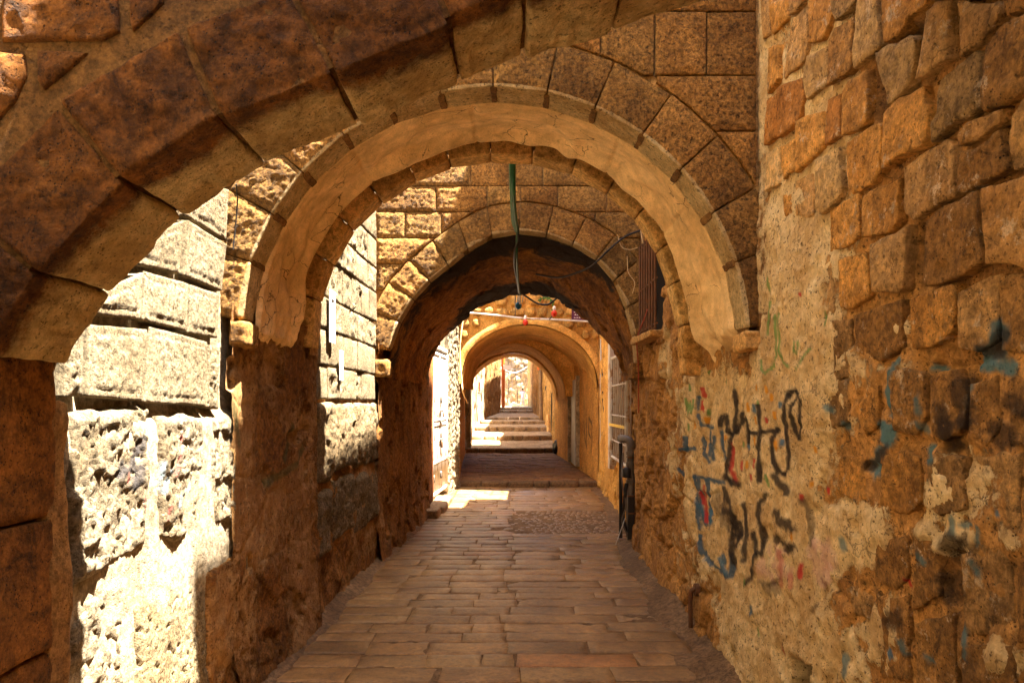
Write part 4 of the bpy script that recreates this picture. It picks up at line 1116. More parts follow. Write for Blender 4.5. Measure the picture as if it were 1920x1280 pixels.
def attr_pier(D, H):
    n = len(D); al = np.zeros(n)
    for p in GR: al = np.maximum(al, 0.55 * (1 - sstep(0.012, 0.04, seg_dist(D, H, p))))
    return {'plaster': np.clip(0.5 + 0.8 * fbm(W3(D, H), 2.2, 5, 19), 0, 1), 'paint': np.concatenate([np.tile(np.array([0.07, 0.11, 0.04]), (n, 1)), al[:, None]], 1)}
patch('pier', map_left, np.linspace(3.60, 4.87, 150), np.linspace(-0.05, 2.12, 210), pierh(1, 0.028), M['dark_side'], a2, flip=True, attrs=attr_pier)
def pier_front(D0, a, b, z1, name, parent, seed):
    Xs = np.linspace(a, b, 10); Hs = np.linspace(-0.05, z1, 80)
    U, W_ = np.meshgrid(Xs, Hs, indexing='ij'); U = U.ravel(); W_ = W_.ravel()
    P = np.stack([U, D0 - 0.01 + 0.025 * fbm(np.stack([U, U * 0, W_], 1), 6, 3, seed), W_], 1)
    return mesh(name, P, grid_faces(len(Xs), len(Hs)), M['dark_side'], parent)
# brown block standing in for the shade at the pier's foot
block('foot_shade_block', box8(-1.60, -1.472, 3.33, 3.75, -0.05, 0.78), M['dark_side'], a2, n=30, rnd=0.03, amp=0.018, scale=11, seed=7, attrf=lambda V: {'plaster': np.clip(0.5 + 0.8 * fbm(V, 2.2, 5, 19), 0, 1)})

# ---- the third arch: tooled facing, sooty vault widening to the right at its far end
a3 = empty('archway', (0, 6.88, 0), 'soot-blackened archway behind the hanging green cable, third from the camera', 'archway', 'round archways over the alley')
c3 = (0.0, 2.0)
f3 = [(722, 700), (724, 670), (737, 628), (767, 568), (811, 520), (855, 488), (895, 452), (940, 435), (1000, 432), (1045, 445), (1100, 467), (1140, 500), (1165, 545), (1180, 590), (1192, 650), (1196, 700)]
r3 = radial([on_front(p, 6.88) for p in f3], c3)
Drear3 = lambda x: 8.0 + (1.42 - x) * 0.66
b3 = []
for p in [(800, 735), (803, 690), (811, 664), (826, 643), (848, 622), (868, 602), (894, 578), (925, 564), (964, 553), (995, 550), (1030, 557), (1065, 574), (1100, 602), (1126, 626), (1152, 657), (1170, 686), (1181, 720)]:
    q = (p[0] - 960) / 1280; D = (8 + 0.66 * 1.42) / (1 + 0.66 * q); b3.append(on_front(p, D))
rb3 = radial(b3, c3)
D3 = lambda t: Drear3(c3[0] + float(rb3(t)) * math.cos(t))
core('masonry', a3, c3, r3, rb3, 6.905, lambda t: D3(t) - 0.04, -2.2, 2.2, 4.65, M['face_joint'], over=0.12)
ang3 = [math.radians(d) for d in (0, 13, 26, 39, 51, 63, 75, 87, 99, 111, 123, 135, 147, 160, 174)]
ring(a3, c3, r3, 0.285, 6.88, 7.06, ang3, M['face'], 3, 1.0, n=18, tintf=warm, gap=0.004)
rows3 = [(1.95 + 0.262 * i, 1.95 + 0.262 * (i + 1)) for i in range(10)]
cols3 = [cuts(-1.37, 1.3, tr, 0.26, 0.62) for _ in rows3]
facing(a3, 6.88, c3, lambda t: float(r3(t)) + 0.292 if 0 <= t <= math.pi else 1.62, rows3, cols3, -1.4, 1.3, 500, M['face'], 0.016, rockface, warm)
def v3(P, A, B):
    v_, b_ = facets(P * np.array([1, 0.7, 1]), 3.6, 8)
    return 0.012 + 0.04 * fbm(P, 2.2, 4, 5) + 0.022 * fbm(P, 9, 4, 6) + 0.03 * (v_ - 0.5) - 0.014 * (1 - sstep(0, 0.08, b_)) + 0.045 * fbm(P, 5, 3, 9) * sstep(0.8, 1, B)
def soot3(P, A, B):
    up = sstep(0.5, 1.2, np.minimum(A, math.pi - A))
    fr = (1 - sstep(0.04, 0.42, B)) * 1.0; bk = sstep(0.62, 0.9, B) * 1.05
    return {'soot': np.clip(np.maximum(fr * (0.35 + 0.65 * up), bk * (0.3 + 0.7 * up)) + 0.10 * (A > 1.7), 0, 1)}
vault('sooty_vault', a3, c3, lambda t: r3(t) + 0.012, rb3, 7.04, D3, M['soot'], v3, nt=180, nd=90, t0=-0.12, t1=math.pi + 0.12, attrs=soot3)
block('corbel', box8(-1.39, -1.24, 6.84, 7.06, 1.86, 2.03), M['face'], a3, n=8, rnd=0.02, amp=0.01, scale=16, seed=14)
block('corbel', box8(1.20, 1.33, 6.80, 7.1, 1.84, 2.0), M['face'], a3, n=6, rnd=0.02, amp=0.01, scale=16, seed=15, tint=(0.8, 0.75, 0.7))
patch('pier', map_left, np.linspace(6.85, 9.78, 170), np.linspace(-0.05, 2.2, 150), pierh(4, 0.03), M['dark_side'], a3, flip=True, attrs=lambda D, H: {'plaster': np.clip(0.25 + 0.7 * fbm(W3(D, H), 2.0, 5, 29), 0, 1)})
mesh('pier_end', [(-2.2, 9.79, -0.1), (-1.20, 9.79, -0.1), (-1.20, 9.79, 2.3), (-2.2, 9.79, 2.3)], [(0, 1, 2, 3)], M['dark_side'], a3)
mesh('pier_end', [(1.40, 8.01, -0.1), (2.2, 8.01, -0.1), (2.2, 8.01, 2.4), (1.40, 8.01, 2.4)], [(0, 1, 2, 3)], M['dark_side'], a3)

# ---- the far arch: rubble face, ochre vault with a lower rib at its far end
a4 = empty('archway', (0.35, 13, 0), 'far ochre archway with rubble stone front and a deeper dark rib', 'archway', 'round archways over the alley')
c4 = (0.35, 1.9)
r4 = radial([on_front(p, 13.0) for p in [(866, 735), (868, 690), (872, 672), (885, 650), (916, 628), (951, 613), (986, 608), (1030, 615), (1065, 631), (1095, 655), (1113, 685), (1122, 720), (1124, 745)]], c4)
c5 = (0.0, 1.75)
r5 = radial([on_front(p, 19.0) for p in [(872, 760), (872, 734), (885, 714), (907, 690), (938, 674), (969, 669), (995, 677), (1017, 697), (1034, 724), (1041, 748), (1043, 765)]], c5)
r5c = lambda t: r5(t) + 0.02
core('masonry', a4, c4, r4, lambda t: r4(t) - 0.05, 13.03, 16.0, -3.2, 3.4, 4.75, M['ochre'], over=0.07)
core('masonry', a4, c5, lambda t: r5(t) + 0.2, lambda t: r5(t) + 0.2, 15.9, 18.98, -3.2, 3.4, 4.75, M['ochre'], over=0.05)
vd = lambda P, A, B: 0.02 + 0.03 * fbm(P, 1.6, 4, 5) + 0.014 * fbm(P, 8, 4, 6)
vault('ochre_vault', a4, c4, r4, lambda t: r4(t) - 0.03, 12.97, 16.2, M['ochre'], vd, nt=110, nd=60, t0=0.0, t1=math.pi)
vault('rib', a4, c5, lambda t: r5(t) + 0.10, lambda t: r5(t) + 0.06, 15.8, 17.6, M['ochre'], vd, nt=90, nd=30, t0=-0.05, t1=math.pi + 0.05)
vault('rib', a4, c5, r5c, r5c, 17.55, 19.0, M['ochre'], vd, nt=90, nd=30, t0=-0.05, t1=math.pi + 0.05)
for d, a, b in ((15.8, 0.10, 0.75), (17.55, 0.0, 0.14)):
    T = np.linspace(0, math.pi, 70); V = []; 
    for t in T:
        for k in (a, b):
            x, z = polar(c5, float(r5(t)) + k, t); V.append((x, d + 0.02, z))
    mesh('rib_face', V, grid_faces(70, 2), M['ochre'], a4)
# ring band of render and the rubble
T = np.linspace(0.05, math.pi - 0.05, 80)
Vb = []
for t in T:
    for k, r in enumerate(np.linspace(0.0, 0.13, 5)):
        x, z = polar(c4, float(r4(t)) + r, t); Vb.append((x, 12.965 - 0.012 * math.sin(k / 4 * math.pi) + 0.006 * math.sin(x * 9 + z * 7), z))
mesh('render_band', Vb, grid_faces(80, 5), M['ochre'], a4, tint=(1.1, 1.12, 1.15))
rr = random.Random(31); n = 0
z = 1.85
while z < 4.7:
    hgt = rr.uniform(0.16, 0.24); x = -1.02 + rr.uniform(-0.1, 0.0)
    while x < 1.66:
        w = rr.uniform(0.16, 0.34)
        cx, cz = x + w / 2, z + hgt / 2
        rad = math.hypot(cx - c4[0], cz - c4[1]); t = math.atan2(cz - c4[1], cx - c4[0])
        if rad > float(r4(min(max(t, 0.0), math.pi))) + 0.20 and -1.0 < cx < 1.62:
            k = 8; poly = []
            for q in range(k):
                a = 2 * math.pi * q / k + rr.uniform(-0.2, 0.2)
                e = (abs(math.cos(a)) ** 3 + abs(math.sin(a)) ** 3) ** (-1 / 3)
                poly.append((cx + (w / 2 - 0.015) * e * math.cos(a) * rr.uniform(0.85, 1.02), cz + (hgt / 2 - 0.012) * e * math.sin(a) * rr.uniform(0.85, 1.02)))
            slab('rubble_stone', poly, map_front(12.985), M['far_stone'], a4, depth=0.05, res=0.035, edge=0.03, wob=0.014, lift=rr.uniform(0.015, 0.05), tilt=0.12, relief=lambda P, d, s_: 0.03 * fbm(P, 8, 4, s_),
                 tint=tj(rr, 0.85, 1.2, (1.2, 1.12, 0.85)), seed=800 + n); n += 1
        x += w
    z += hgt

# ---- the near arch: a thick low arch that climbs to the right, seen from just in front of it
a1 = empty('archway', (-0.2, 1.93, 0), 'huge dark brown arch nearest the camera, rising across the top of the view', 'archway')
CP = [(-1.52, 1.70), (-1.50, 1.77), (-1.44, 1.87), (-1.35, 1.985), (-1.22, 2.13), (-1.10, 2.245), (-0.88, 2.39), (-0.59, 2.49), (-0.47, 2.56), (-0.16, 2.69), (0.09, 2.79), (0.39, 2.87), (0.63, 2.955), (1.0, 3.05), (1.36, 3.10), (1.6, 3.12)]
NEAR = 0.955
CX = np.array([p[0] for p in CP]) * NEAR; CZ = EYE + (np.array([p[1] for p in CP]) - EYE) * NEAR
arc = np.concatenate([[0], np.cumsum(np.hypot(np.diff(CX), np.diff(CZ)))])
def a1_pt(s_):
    x, z = np.interp(s_, arc, CX), np.interp(s_, arc, CZ)
    x0, z0 = np.interp(s_ - 0.12, arc, CX), np.interp(s_ - 0.12, arc, CZ); x1, z1 = np.interp(s_ + 0.12, arc, CX), np.interp(s_ + 0.12, arc, CZ)
    d = np.array([x1 - x0, z1 - z0]); d /= np.linalg.norm(d)
    return np.array([x, z]), np.array([-d[1], d[0]])
joints = [0.03] + [float(np.interp(x * NEAR, CX, arc)) for x in (-1.357, -1.11, -0.83, -0.51, -0.18, 0.04, 0.335, 0.65, 0.97, 1.3)] + [float(arc[-1]) - 0.02]
DF, DB = 1.93 * NEAR, 2.30 * NEAR
vr = random.Random(4)
for i, (s0, s1) in enumerate(zip(joints[:-1], joints[1:])):
    C = np.zeros((2, 2, 2, 3)); jd = vr.uniform(-0.015, 0.022); jr = vr.uniform(-0.014, 0.006)
    for ii, s_ in enumerate((s0 + 0.007, s1 - 0.007)):
        p, nrm = a1_pt(s_)
        for jj, d in enumerate((DF, DB + jd)):
            for kk, k in enumerate((jr, 0.262)):
                q = p + nrm * k; C[ii, jj, kk] = (q[0], d, q[1])
    def rel(P, T, N, s_):
        under = np.clip(-N[:, 2], 0, 1); fr = np.clip(-N[:, 1], 0, 1)
        chip = 0.05 * np.clip(fbm(P, 7, 3, s_) - 0.04, 0, 1) * 2 * sstep(0.86, 1.0, T[:, 1])
        tool = 0.012 * (ridged(P * np.array([1.6, 0.35, 1.2]), 12, 3, s_) - 0.5)
        return under * (tool - chip + 0.01 * fbm(P, 5, 3, s_)) + fr * (0.014 * fbm(P, 12, 4, s_) + 0.006 * fbm(P, 40, 3, s_))
    def pale_underside(V):  # underside blended to the paler tone, front left dark
        lim = DF + 0.085 + 0.10 * fbm(V, 3.2, 3, 91)
        return {'plaster': np.clip(0.5 + (V[:, 1] - lim) * 6.5, 0, 1)}
    block('voussoir', C, M['near_arch'], a1, n=30, rnd=0.010, amp=0.006, scale=9, relief=rel, tint=tj(vr, 0.85, 1.12, (1, 1, 1)), seed=60 + i, attrf=pale_underside)
# mortar on the underside
V = []; S = np.linspace(0, float(arc[-1]), 90)
for s_ in S:
    p, nrm = a1_pt(s_); q = p + nrm * 0.014
    for d in np.linspace(DF + 0.012, DB - 0.012, 6): V.append((q[0], d, q[1]))
mesh('mortar_bed', V, grid_faces(90, 6), M['near_arch'], a1, attrs={'plaster': np.full(len(V), 0.62)})
# masonry above the ring, mortar bed and the stones set in it
V = []; S = np.linspace(0, float(arc[-1]), 50)
for s_ in S:
    p, nrm = a1_pt(s_); q = p + nrm * 0.013
    top = max(2.8, p[1] + nrm[1] * 0.34 + 0.02)
    w = p + nrm * max(0.3, (top - p[1]) / max(nrm[1], 0.25)); 
    w = np.array([min(max(w[0], -2.0), 1.9), min(w[1], top)])
    for pt, d in ((q, DF + 0.009), (w, DF + 0.009), (w, DB - 0.02), (q, DB - 0.02)): V.append((pt[0], d, pt[1]))
F = []
for i in range(49):
    for k in range(4): F.append((i * 4 + k, i * 4 + (k + 1) % 4, (i + 1) * 4 + (k + 1) % 4, (i + 1) * 4 + k))
mesh('masonry', V, F, M['dark_mortar'], a1, smooth=False, tint=(0.62, 0.58, 0.52))
mesh('masonry', *bx(-2.1, -1.17, DF + 0.0105, DB - 0.022, 2.22, 2.86), M['dark_mortar'], a1, smooth=False, tint=(0.62, 0.58, 0.52))
def arch_clip(poly, k):
    """keep what lies outside the ring's back"""
    out = []
    for p in resample(poly, 0.03):
        out.append(p)
    out = np.array(out)
    S = np.linspace(0, float(arc[-1]), 160); E = []
    for s_ in S:
        p, nrm = a1_pt(s_); E.append(p + nrm * k)
    E = np.array(E)
    return out[out[:, 1] > np.interp(out[:, 0], E[:, 0], E[:, 1])]
UPP = [[(0, 78), (0, -10), (218, -10), (222, 58), (188, 76)], [(242, 40), (240, -10), (306, -10), (300, 4), (246, 56)], [(68, 92), (162, 96), (82, 168), (69, 152)], [(-60, 94), (44, 100), (50, 140), (30, 186), (-20, 238), (-60, 262)],
       [(-60, 76), (-60, -12), (-8, -12), (-8, 76)], [(-130, 94), (-70, 94), (-70, 268), (-130, 310)]]
for i, pts in enumerate(UPP):
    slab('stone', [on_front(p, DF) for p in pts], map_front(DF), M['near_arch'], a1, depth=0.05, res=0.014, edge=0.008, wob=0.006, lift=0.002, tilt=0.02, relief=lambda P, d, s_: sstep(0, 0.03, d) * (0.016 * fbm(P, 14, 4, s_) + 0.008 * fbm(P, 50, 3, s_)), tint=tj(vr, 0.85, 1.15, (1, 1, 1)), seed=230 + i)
x = 0
for i, (z0, z1) in enumerate(((2.9, 3.1),)):
    xs = cuts(-0.55, 1.30, vr, 0.3, 0.5)
    for a, b in zip(xs[:-1], xs[1:]):
        pl = arch_clip([(a + .008, z0), (b - .008, z0), (b - .008, z1), (a + .008, z1)], 0.28)
        if len(pl) > 6 and poly_area(pl) > 0.01:
            slab('stone', pl, map_front(DF), M['near_arch'], a1, depth=0.05, res=0.03, edge=0.014, wob=0.004, lift=0.004, relief=blk_relief, seed=260 + i)
# its left pier: big smooth blocks under the impost, with a render-smeared far edge
for i, (z0, z1) in enumerate(((-0.05, 0.44), (0.45, 0.83), (0.84, 1.24), (1.25, 1.742))):
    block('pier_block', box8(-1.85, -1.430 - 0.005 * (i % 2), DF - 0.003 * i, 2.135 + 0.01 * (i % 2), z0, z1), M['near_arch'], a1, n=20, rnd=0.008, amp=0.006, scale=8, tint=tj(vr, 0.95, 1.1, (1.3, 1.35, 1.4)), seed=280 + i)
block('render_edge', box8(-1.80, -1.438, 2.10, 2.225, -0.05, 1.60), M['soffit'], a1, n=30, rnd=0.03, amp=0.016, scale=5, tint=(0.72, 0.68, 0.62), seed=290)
# the alley wall in front of that arch, beside the camera
patch('wall_face', map_left, np.linspace(-2.0, 1.95, 60), np.linspace(-0.05, 4.4, 60), lambda D, H: 0.01 * fbm(W3(D, H), 4, 4, 2), M['pale'], left_house, flip=True)
# ------------------------------------------------------------------ the open gap before the far arch
gate_wall = empty('rendered_wall', (1.55, 10, 0), 'orange rendered wall beyond the drainpipes that carries the white window grille', 'wall')
def gw_h(D, H):
    W = W3(D, H, 3); v, b = facets(W, 3.4, 9)
    k = sstep(0.45, 0.55, 0.5 + fbm(W, 1.3, 3, 4))
    return 0.03 * fbm(W, 2.5, 4, 5) + 0.012 * fbm(W, 12, 3, 6) + k * (0.06 * (v - 0.5) - 0.04 * (1 - sstep(0, 0.09, b)))
patch('rendered_face', map_right, np.linspace(7.95, 13.1, 190), np.linspace(-0.05, 4.6, 150), gw_h, M['ochre'], gate_wall)
for d0, d1, z1 in ((8.0, 9.6, 10.4), (9.6, 10.75, 7.1), (10.75, 11.95, 5.25), (11.95, 12.45, 9.0), (12.45, 19.0, 10.4)):  # unseen roofline notched so sun reaches the door and floor
    mass('unseen_storey', gate_wall, lambda d: float(Xr(max(d, 8.05))) + 0.06, lambda d: float(Xr(max(d, 8.05))) + 2.5, [d0, min(d1, 13.0), d1] if d1 > 13 else [d0, d1], -0.2 if d1 < 13.01 else 0.0, z1, M['building'])
# joints between buttresses: a few proud blocks low on that wall
for i, (d, z0, z1) in enumerate(((9.0, 0.0, 0.22), (9.6, 0.25, 0.5), (8.6, 0.45, 0.72))):
    block('stone', box8(float(Xr(d)) - 0.06, float(Xr(d)) + 0.1, d - 0.22, d + 0.22, z0, z1), M['ochre'], gate_wall, n=6, rnd=0.03, amp=0.012, seed=900 + i, tint=(0.9, 0.88, 0.85))
door_wall = empty('rendered_wall', (-1.2, 11, 0), 'pale sunlit rough wall around the white metal door', 'wall')
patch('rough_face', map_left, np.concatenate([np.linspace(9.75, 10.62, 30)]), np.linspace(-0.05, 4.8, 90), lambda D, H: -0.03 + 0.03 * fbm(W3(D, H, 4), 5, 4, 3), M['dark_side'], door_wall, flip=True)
patch('rough_face', map_left, np.linspace(10.6, 12.02, 50), np.linspace(2.5, 4.8, 70), lambda D, H: -0.01 + 0.05 * fbm(W3(D, H, 4), 5, 4, 3), M['crag'], door_wall, flip=True)
patch('rough_face', map_left, np.linspace(12.0, 13.05, 110), np.linspace(-0.05, 4.8, 260), lambda D, H: 0.012 + 0.04 * fbm(W3(D, H, 4), 16, 4, 3) + 0.03 * (facets(W3(D, H, 4), 14, 3)[0] - 0.5), M['crag'], door_wall, flip=True)
mesh('rough_face', [(-1.13, 11.99, -0.1), (-1.45, 11.99, -0.1), (-1.45, 11.99, 4.7), (-1.13, 11.99, 4.7)], [(0, 1, 2, 3)], M['crag'], door_wall)
mass('wall_core', door_wall, lambda d: -4.5, lambda d: float(Xl(d)) - 0.16, [9.76, 10.7, 12.0, 13.1, 19.0], -0.2, 7.6, M['building'])

# white double door, slightly turned with the wall
dr = empty('metal_door', (-1.24, 10.7, 0.08), 'white metal double door with bolts and hinge straps in the sunlit left wall', 'door')
def dxy(t, off=0.0):                                  # t = metres along the door from its near jamb
    d = 10.66 + t
    return float(Xl(d)) + 0.0 + off, d
def door_box(name, t0, t1, z0, z1, o0, o1, mat, parent):
    xa, da = dxy(t0); xb, db = dxy(t1)
    C = np.zeros((2, 2, 2, 3))
    for i, (x, d) in enumerate(((xa, da), (xb, db))):
        for j, o in enumerate((o0, o1)):
            for k, z in enumerate((z0, z1)): C[i, j, k] = (x + o, d, z)
    return block(name, C, mat, parent, n=3, rnd=0.006, amp=0.001, seed=int(t0 * 100))
door_box('frame', -0.05, 0.0, 0.05, 2.5, -0.04, 0.03, M['white'], dr); door_box('frame', 1.31, 1.36, 0.05, 2.5, -0.04, 0.03, M['white'], dr); door_box('frame', -0.05, 1.36, 2.45, 2.53, -0.04, 0.03, M['white'], dr)
for t0, t1 in ((0.01, 0.64), (0.67, 1.30)):
    leaf = door_box('leaf', t0, t1, 0.10, 2.44, -0.03, 0.0, M['white'], dr)
    for k in range(5):
        u = t0 + 0.03 + k * (t1 - t0 - 0.06) / 4
        door_box('stile', u - 0.022, u + 0.022, 0.12, 2.42, 0.001, 0.02, M['white'], leaf)
    for z in (0.12, 0.62, 1.22, 1.30, 2.36):
        door_box('rail', t0 + 0.01, t1 - 0.01, z, z + 0.055, 0.002, 0.027, M['white'], leaf)
    for z in (0.35, 1.0, 1.6):
        door_box('hinge', t0 - 0.015, t0 + 0.03, z, z + 0.12, 0.0, 0.045, M['grey_pipe'], leaf)
for z in (0.98, 1.28, 1.45):
    door_box('bolt', 0.55, 0.78, z, z + 0.035, 0.028, 0.055, M['grey_pipe'], dr)
door_box('padlock', 0.63, 0.70, 0.86, 0.97, 0.028, 0.06, M['iron'], dr)
door_box('padlock', 0.63, 0.70, 1.36, 1.44, 0.056, 0.075, M['iron'], dr)
jmb = tag(block('door_jamb', box8(-1.34, -1.215, 10.0, 10.58, -0.02, 2.3), M['near_arch'], None, n=8, rnd=0.02, amp=0.01, seed=33, tint=(1.2, 1.0, 0.8)), 'narrow reddish stone jamb just before the white door', 'jamb')
# doorstep stones
for i, (x0, x1, d0, d1, z, lab) in enumerate(((-1.24, -1.02, 9.45, 9.85, 0.12, 'lower broken doorstep stone at the corner of the dark third arch'), (-1.22, -0.98, 9.9, 11.1, 0.10, 'long doorstep slab in front of the white metal door'))):
    tag(block('doorstep', box8(x0, x1, d0, d1, -0.03, z), M['step'], None, n=9, rnd=0.035, amp=0.016, scale=6, seed=70 + i, tint=(0.85, 0.8, 0.74)), lab, 'doorstep')

# barred white grille on the right
gr = empty('window_grille', (1.5, 9.3, 0.76), 'white barred window grille with one yellow strip, on the orange right-hand wall', 'grille')
gx = lambda d: float(Xr(d)) - 0.07
def gbar(name, d0, d1, z0, z1, r, mat, parent): return tube(name, [(gx(d0), d0, z0), (gx(d1), d1, z1)], r, mat, parent, seg=6)
for z in (0.80, 2.26): gbar('rail', 8.55, 10.25, z, z, 0.022, M['white'], gr)
for d in (8.55, 10.25): gbar('post', d, d, 0.74, 2.30, 0.028, M['white'], gr)
for z in (1.05, 1.42, 1.85): gbar('rail', 8.55, 10.25, z, z, 0.012, M['white'], gr)
for k in range(6): gbar('bar', 8.80 + k * 0.24, 8.80 + k * 0.24, 0.80, 2.26, 0.009, M['white'], gr)
boxes('yellow_strip', [(gx(9.4) - 0.018, gx(9.4) - 0.012, 8.55, 10.25, 1.26, 1.30)], M['yellow'], gr)
mesh('window_leaf', *bx(float(Xr(9.4)) - 0.035, float(Xr(9.4)) + 0.03, 8.62, 10.2, 0.8, 2.25), M['pole'], gr, smooth=False, tint=(0.8, 0.72, 0.6))
mesh('frame', *bx(float(Xr(10.4)) - 0.10, float(Xr(10.4)) + 0.0, 10.32, 10.5, 0.6, 2.62), M['white'], gr, smooth=False)

# ------------------------------------------------------------------ inside the far arch and the stairs
tw = empty('tunnel_wall', (1.4, 15, 0), 'orange-brown right side of the far tunnel with faint black scribbles', 'wall')
def tattr(D, H):
    n = len(D); al = np.zeros(n)
    for p in ([(13.6, 1.25), (13.7, 0.75), (13.75, 0.6)], [(13.7, 1.2), (13.95, 1.3), (14.0, 1.0), (13.8, 0.9)], [(14.2, 1.25), (14.25, 0.65)], [(14.2, 0.7), (14.45, 0.85), (14.5, 1.2)]):
        al = np.maximum(al, 0.8 * (1 - sstep(0.02, 0.05, seg_dist(D, H, p))))
    return {'paint': np.concatenate([np.tile(np.array([0.03, 0.02, 0.012]), (n, 1)), al[:, None]], 1), 'plaster': D * 0 + 0.25}
M['tunnel'] = stone_mat('tunnel_render', (0.50, 0.28, 0.085), (0.40, 0.205, 0.058), (0.10, 0.05, 0.018), big=1.2, pits=0.4, stain=0.6, bump=0.5, streak=0.35, paint=True)
patch('rendered_face', map_right, np.linspace(12.95, 19.0, 150), np.linspace(-0.05, 2.9, 90), lambda D, H: 0.02 + 0.03 * fbm(W3(D, H, 3), 2.2, 4, 7) + 0.008 * fbm(W3(D, H), 14, 3, 6) - 0.9 * sstep(1.7, 2.4, H) * 0 , M['tunnel'], tw, attrs=tattr)
tl = empty('tunnel_wall', (-1.2, 15, 0), 'shaded brown left side of the far tunnel', 'wall')
patch('rendered_face', map_left, np.linspace(13.03, 19.0, 70), np.linspace(-0.05, 2.6, 50), lambda D, H: 0.0 + 0.03 * fbm(W3(D, H, 3), 2.2, 4, 7), M['tunnel'], tl, flip=True)
pd = empty('tunnel_door', (1.5, 15.6, 0.15), 'pale narrow doorway set in the right side of the far tunnel', 'door')
for nm, d0, d1, z0, z1, x, mt in (('leaf', 15.2, 16.2, 0.2, 2.12, 0.0, 'pale_door'), ('frame', 15.05, 15.2, 0.2, 2.2, -0.03, 'far_pale'), ('frame', 16.2, 16.33, 0.2, 2.2, -0.03, 'far_pale')):
    X = float(Xr((d0 + d1) / 2)) - 0.06 + x
    mesh(nm, *bx(X, X + 0.1, d0, d1, z0, z1), M[mt], pd, smooth=False)

stairs = empty('stairway', (0, 12.9, 0), kind='structure')
def floor_slab(name, d0, d1, z0, z1, mat, base=-0.12, n=40, tint=None, curve=0.0):
    Ds = np.linspace(d0, d1, n); Xs = np.linspace(-1.75, 1.9, 50)
    U, W_ = np.meshgrid(Ds, Xs, indexing='ij'); U = U.ravel(); W_ = W_.ravel()
    t = (U - d0) / (d1 - d0)
    U2 = U + curve * (W_ / 1.3) ** 2 * (1 - t)
    Z = z0 + (z1 - z0) * t + 0.02 * fbm(np.stack([W_, U, U * 0], 1), 4, 4, 8)
    return mesh(name, np.stack([W_, U2, Z], 1), grid_faces(len(Ds), len(Xs))[:, ::-1], mat, stairs, tint=tint)
LV = [(12.92, 0.0, 0.10, 0.205, 19.0), (19.0, 0.205, 0.335, 0.49, 20.6), (20.6, 0.49, 0.615, 0.67, 22.5), (22.5, 0.67, 0.81, 0.80, 25.6), (25.6, 0.80, 0.92, 0.90, 28.4), (28.4, 0.90, 1.0, 0.99, 41.0), (41.0, 0.99, 1.15, 1.15, 44.0), (44.0, 1.15, 1.30, 1.36, 75.0)]
qr = random.Random(17); ns = 0
for i, (d, zb, zt, ze, dn) in enumerate(LV):
    xa = float(Xl(d)) - 0.02; xb = float(Xr(d)) + 0.02
    if i >= 6: xa, xb = -1.02, 1.3
    if i == 7: xb = 1.28; xa = -0.86
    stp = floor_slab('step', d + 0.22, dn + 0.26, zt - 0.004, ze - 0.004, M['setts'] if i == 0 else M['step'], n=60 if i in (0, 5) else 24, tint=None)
    if i == 7:
        wide = mesh('square', [(-9, 47, 1.285), (9, 47, 1.285), (9, 76, 1.35), (-9, 76, 1.35)], [(0, 1, 2, 3)], M['step'], stairs)
    nsn = 6 if i < 5 else 5
    xs = [xa] + sorted(xa + (xb - xa) * (k + qr.uniform(-0.22, 0.22)) / nsn for k in range(1, nsn)) + [xb]
    bow = (0.10, 0.05, 0.14, 0.14, 0.2, 0.25, 0.3, 0.3)[i]
    for a, b in zip(xs[:-1], xs[1:]):
        m_ = ((a + b) / 2 - (xa + xb) / 2) / ((xb - xa) / 2)
        o = bow * m_ * m_
        C = np.array(box8(a + 0.006, b - 0.006, d + o, d + 0.34 + o, zb - 0.1, zt))
        C[1, :, :, 1] += bow * 0.3 * m_; C[0, :, :, 1] -= bow * 0.3 * m_
        block('step_stone', C, M['step'], stp, n=5, rnd=0.022, amp=0.008, scale=6, seed=940 + ns, tint=tj(qr, 0.82, 1.1, (0.42, 0.35, 0.27) if i == 0 else (0.5, 0.44, 0.36) if i == 1 else (1, 1, 1))); ns += 1  # lowest two steps given darker tints in place of shade
# uneven setts of the ramp under the far arch
parts = []
for r_ in range(24):
    d0 = 13.32 + r_ * 0.235; x = float(Xl(d0)) + 0.04
    while x < float(Xr(d0)) - 0.1:
        w = qr.uniform(0.2, 0.42); z = 0.10 + (d0 - 12.9) / 6.1 * 0.105 + qr.uniform(-0.004, 0.014); e = min(x + w, float(Xr(d0)) - 0.06)
        i_ = 0.016; c_, f_ = d0 + 0.008, d0 + 0.225
        V = [(x, c_, z - .06), (e - .01, c_, z - .06), (e - .01, f_, z - .06), (x, f_, z - .06), (x, c_, z - .01), (e - .01, c_, z - .01), (e - .01, f_, z - .01), (x, f_, z - .01), (x + i_, c_ + i_, z), (e - .01 - i_, c_ + i_, z), (e - .01 - i_, f_ - i_, z), (x + i_, f_ - i_, z)]
        parts.append((V, [(0, 1, 5, 4), (1, 2, 6, 5), (2, 3, 7, 6), (3, 0, 4, 7), (4, 5, 9, 8), (5, 6, 10, 9), (6, 7, 11, 10), (7, 4, 8, 11), (8, 9, 10, 11)]))
        x += w
V, F = join_data(parts)
tag(mesh('setts', V, F, M['setts'], stairs), kind='stuff')

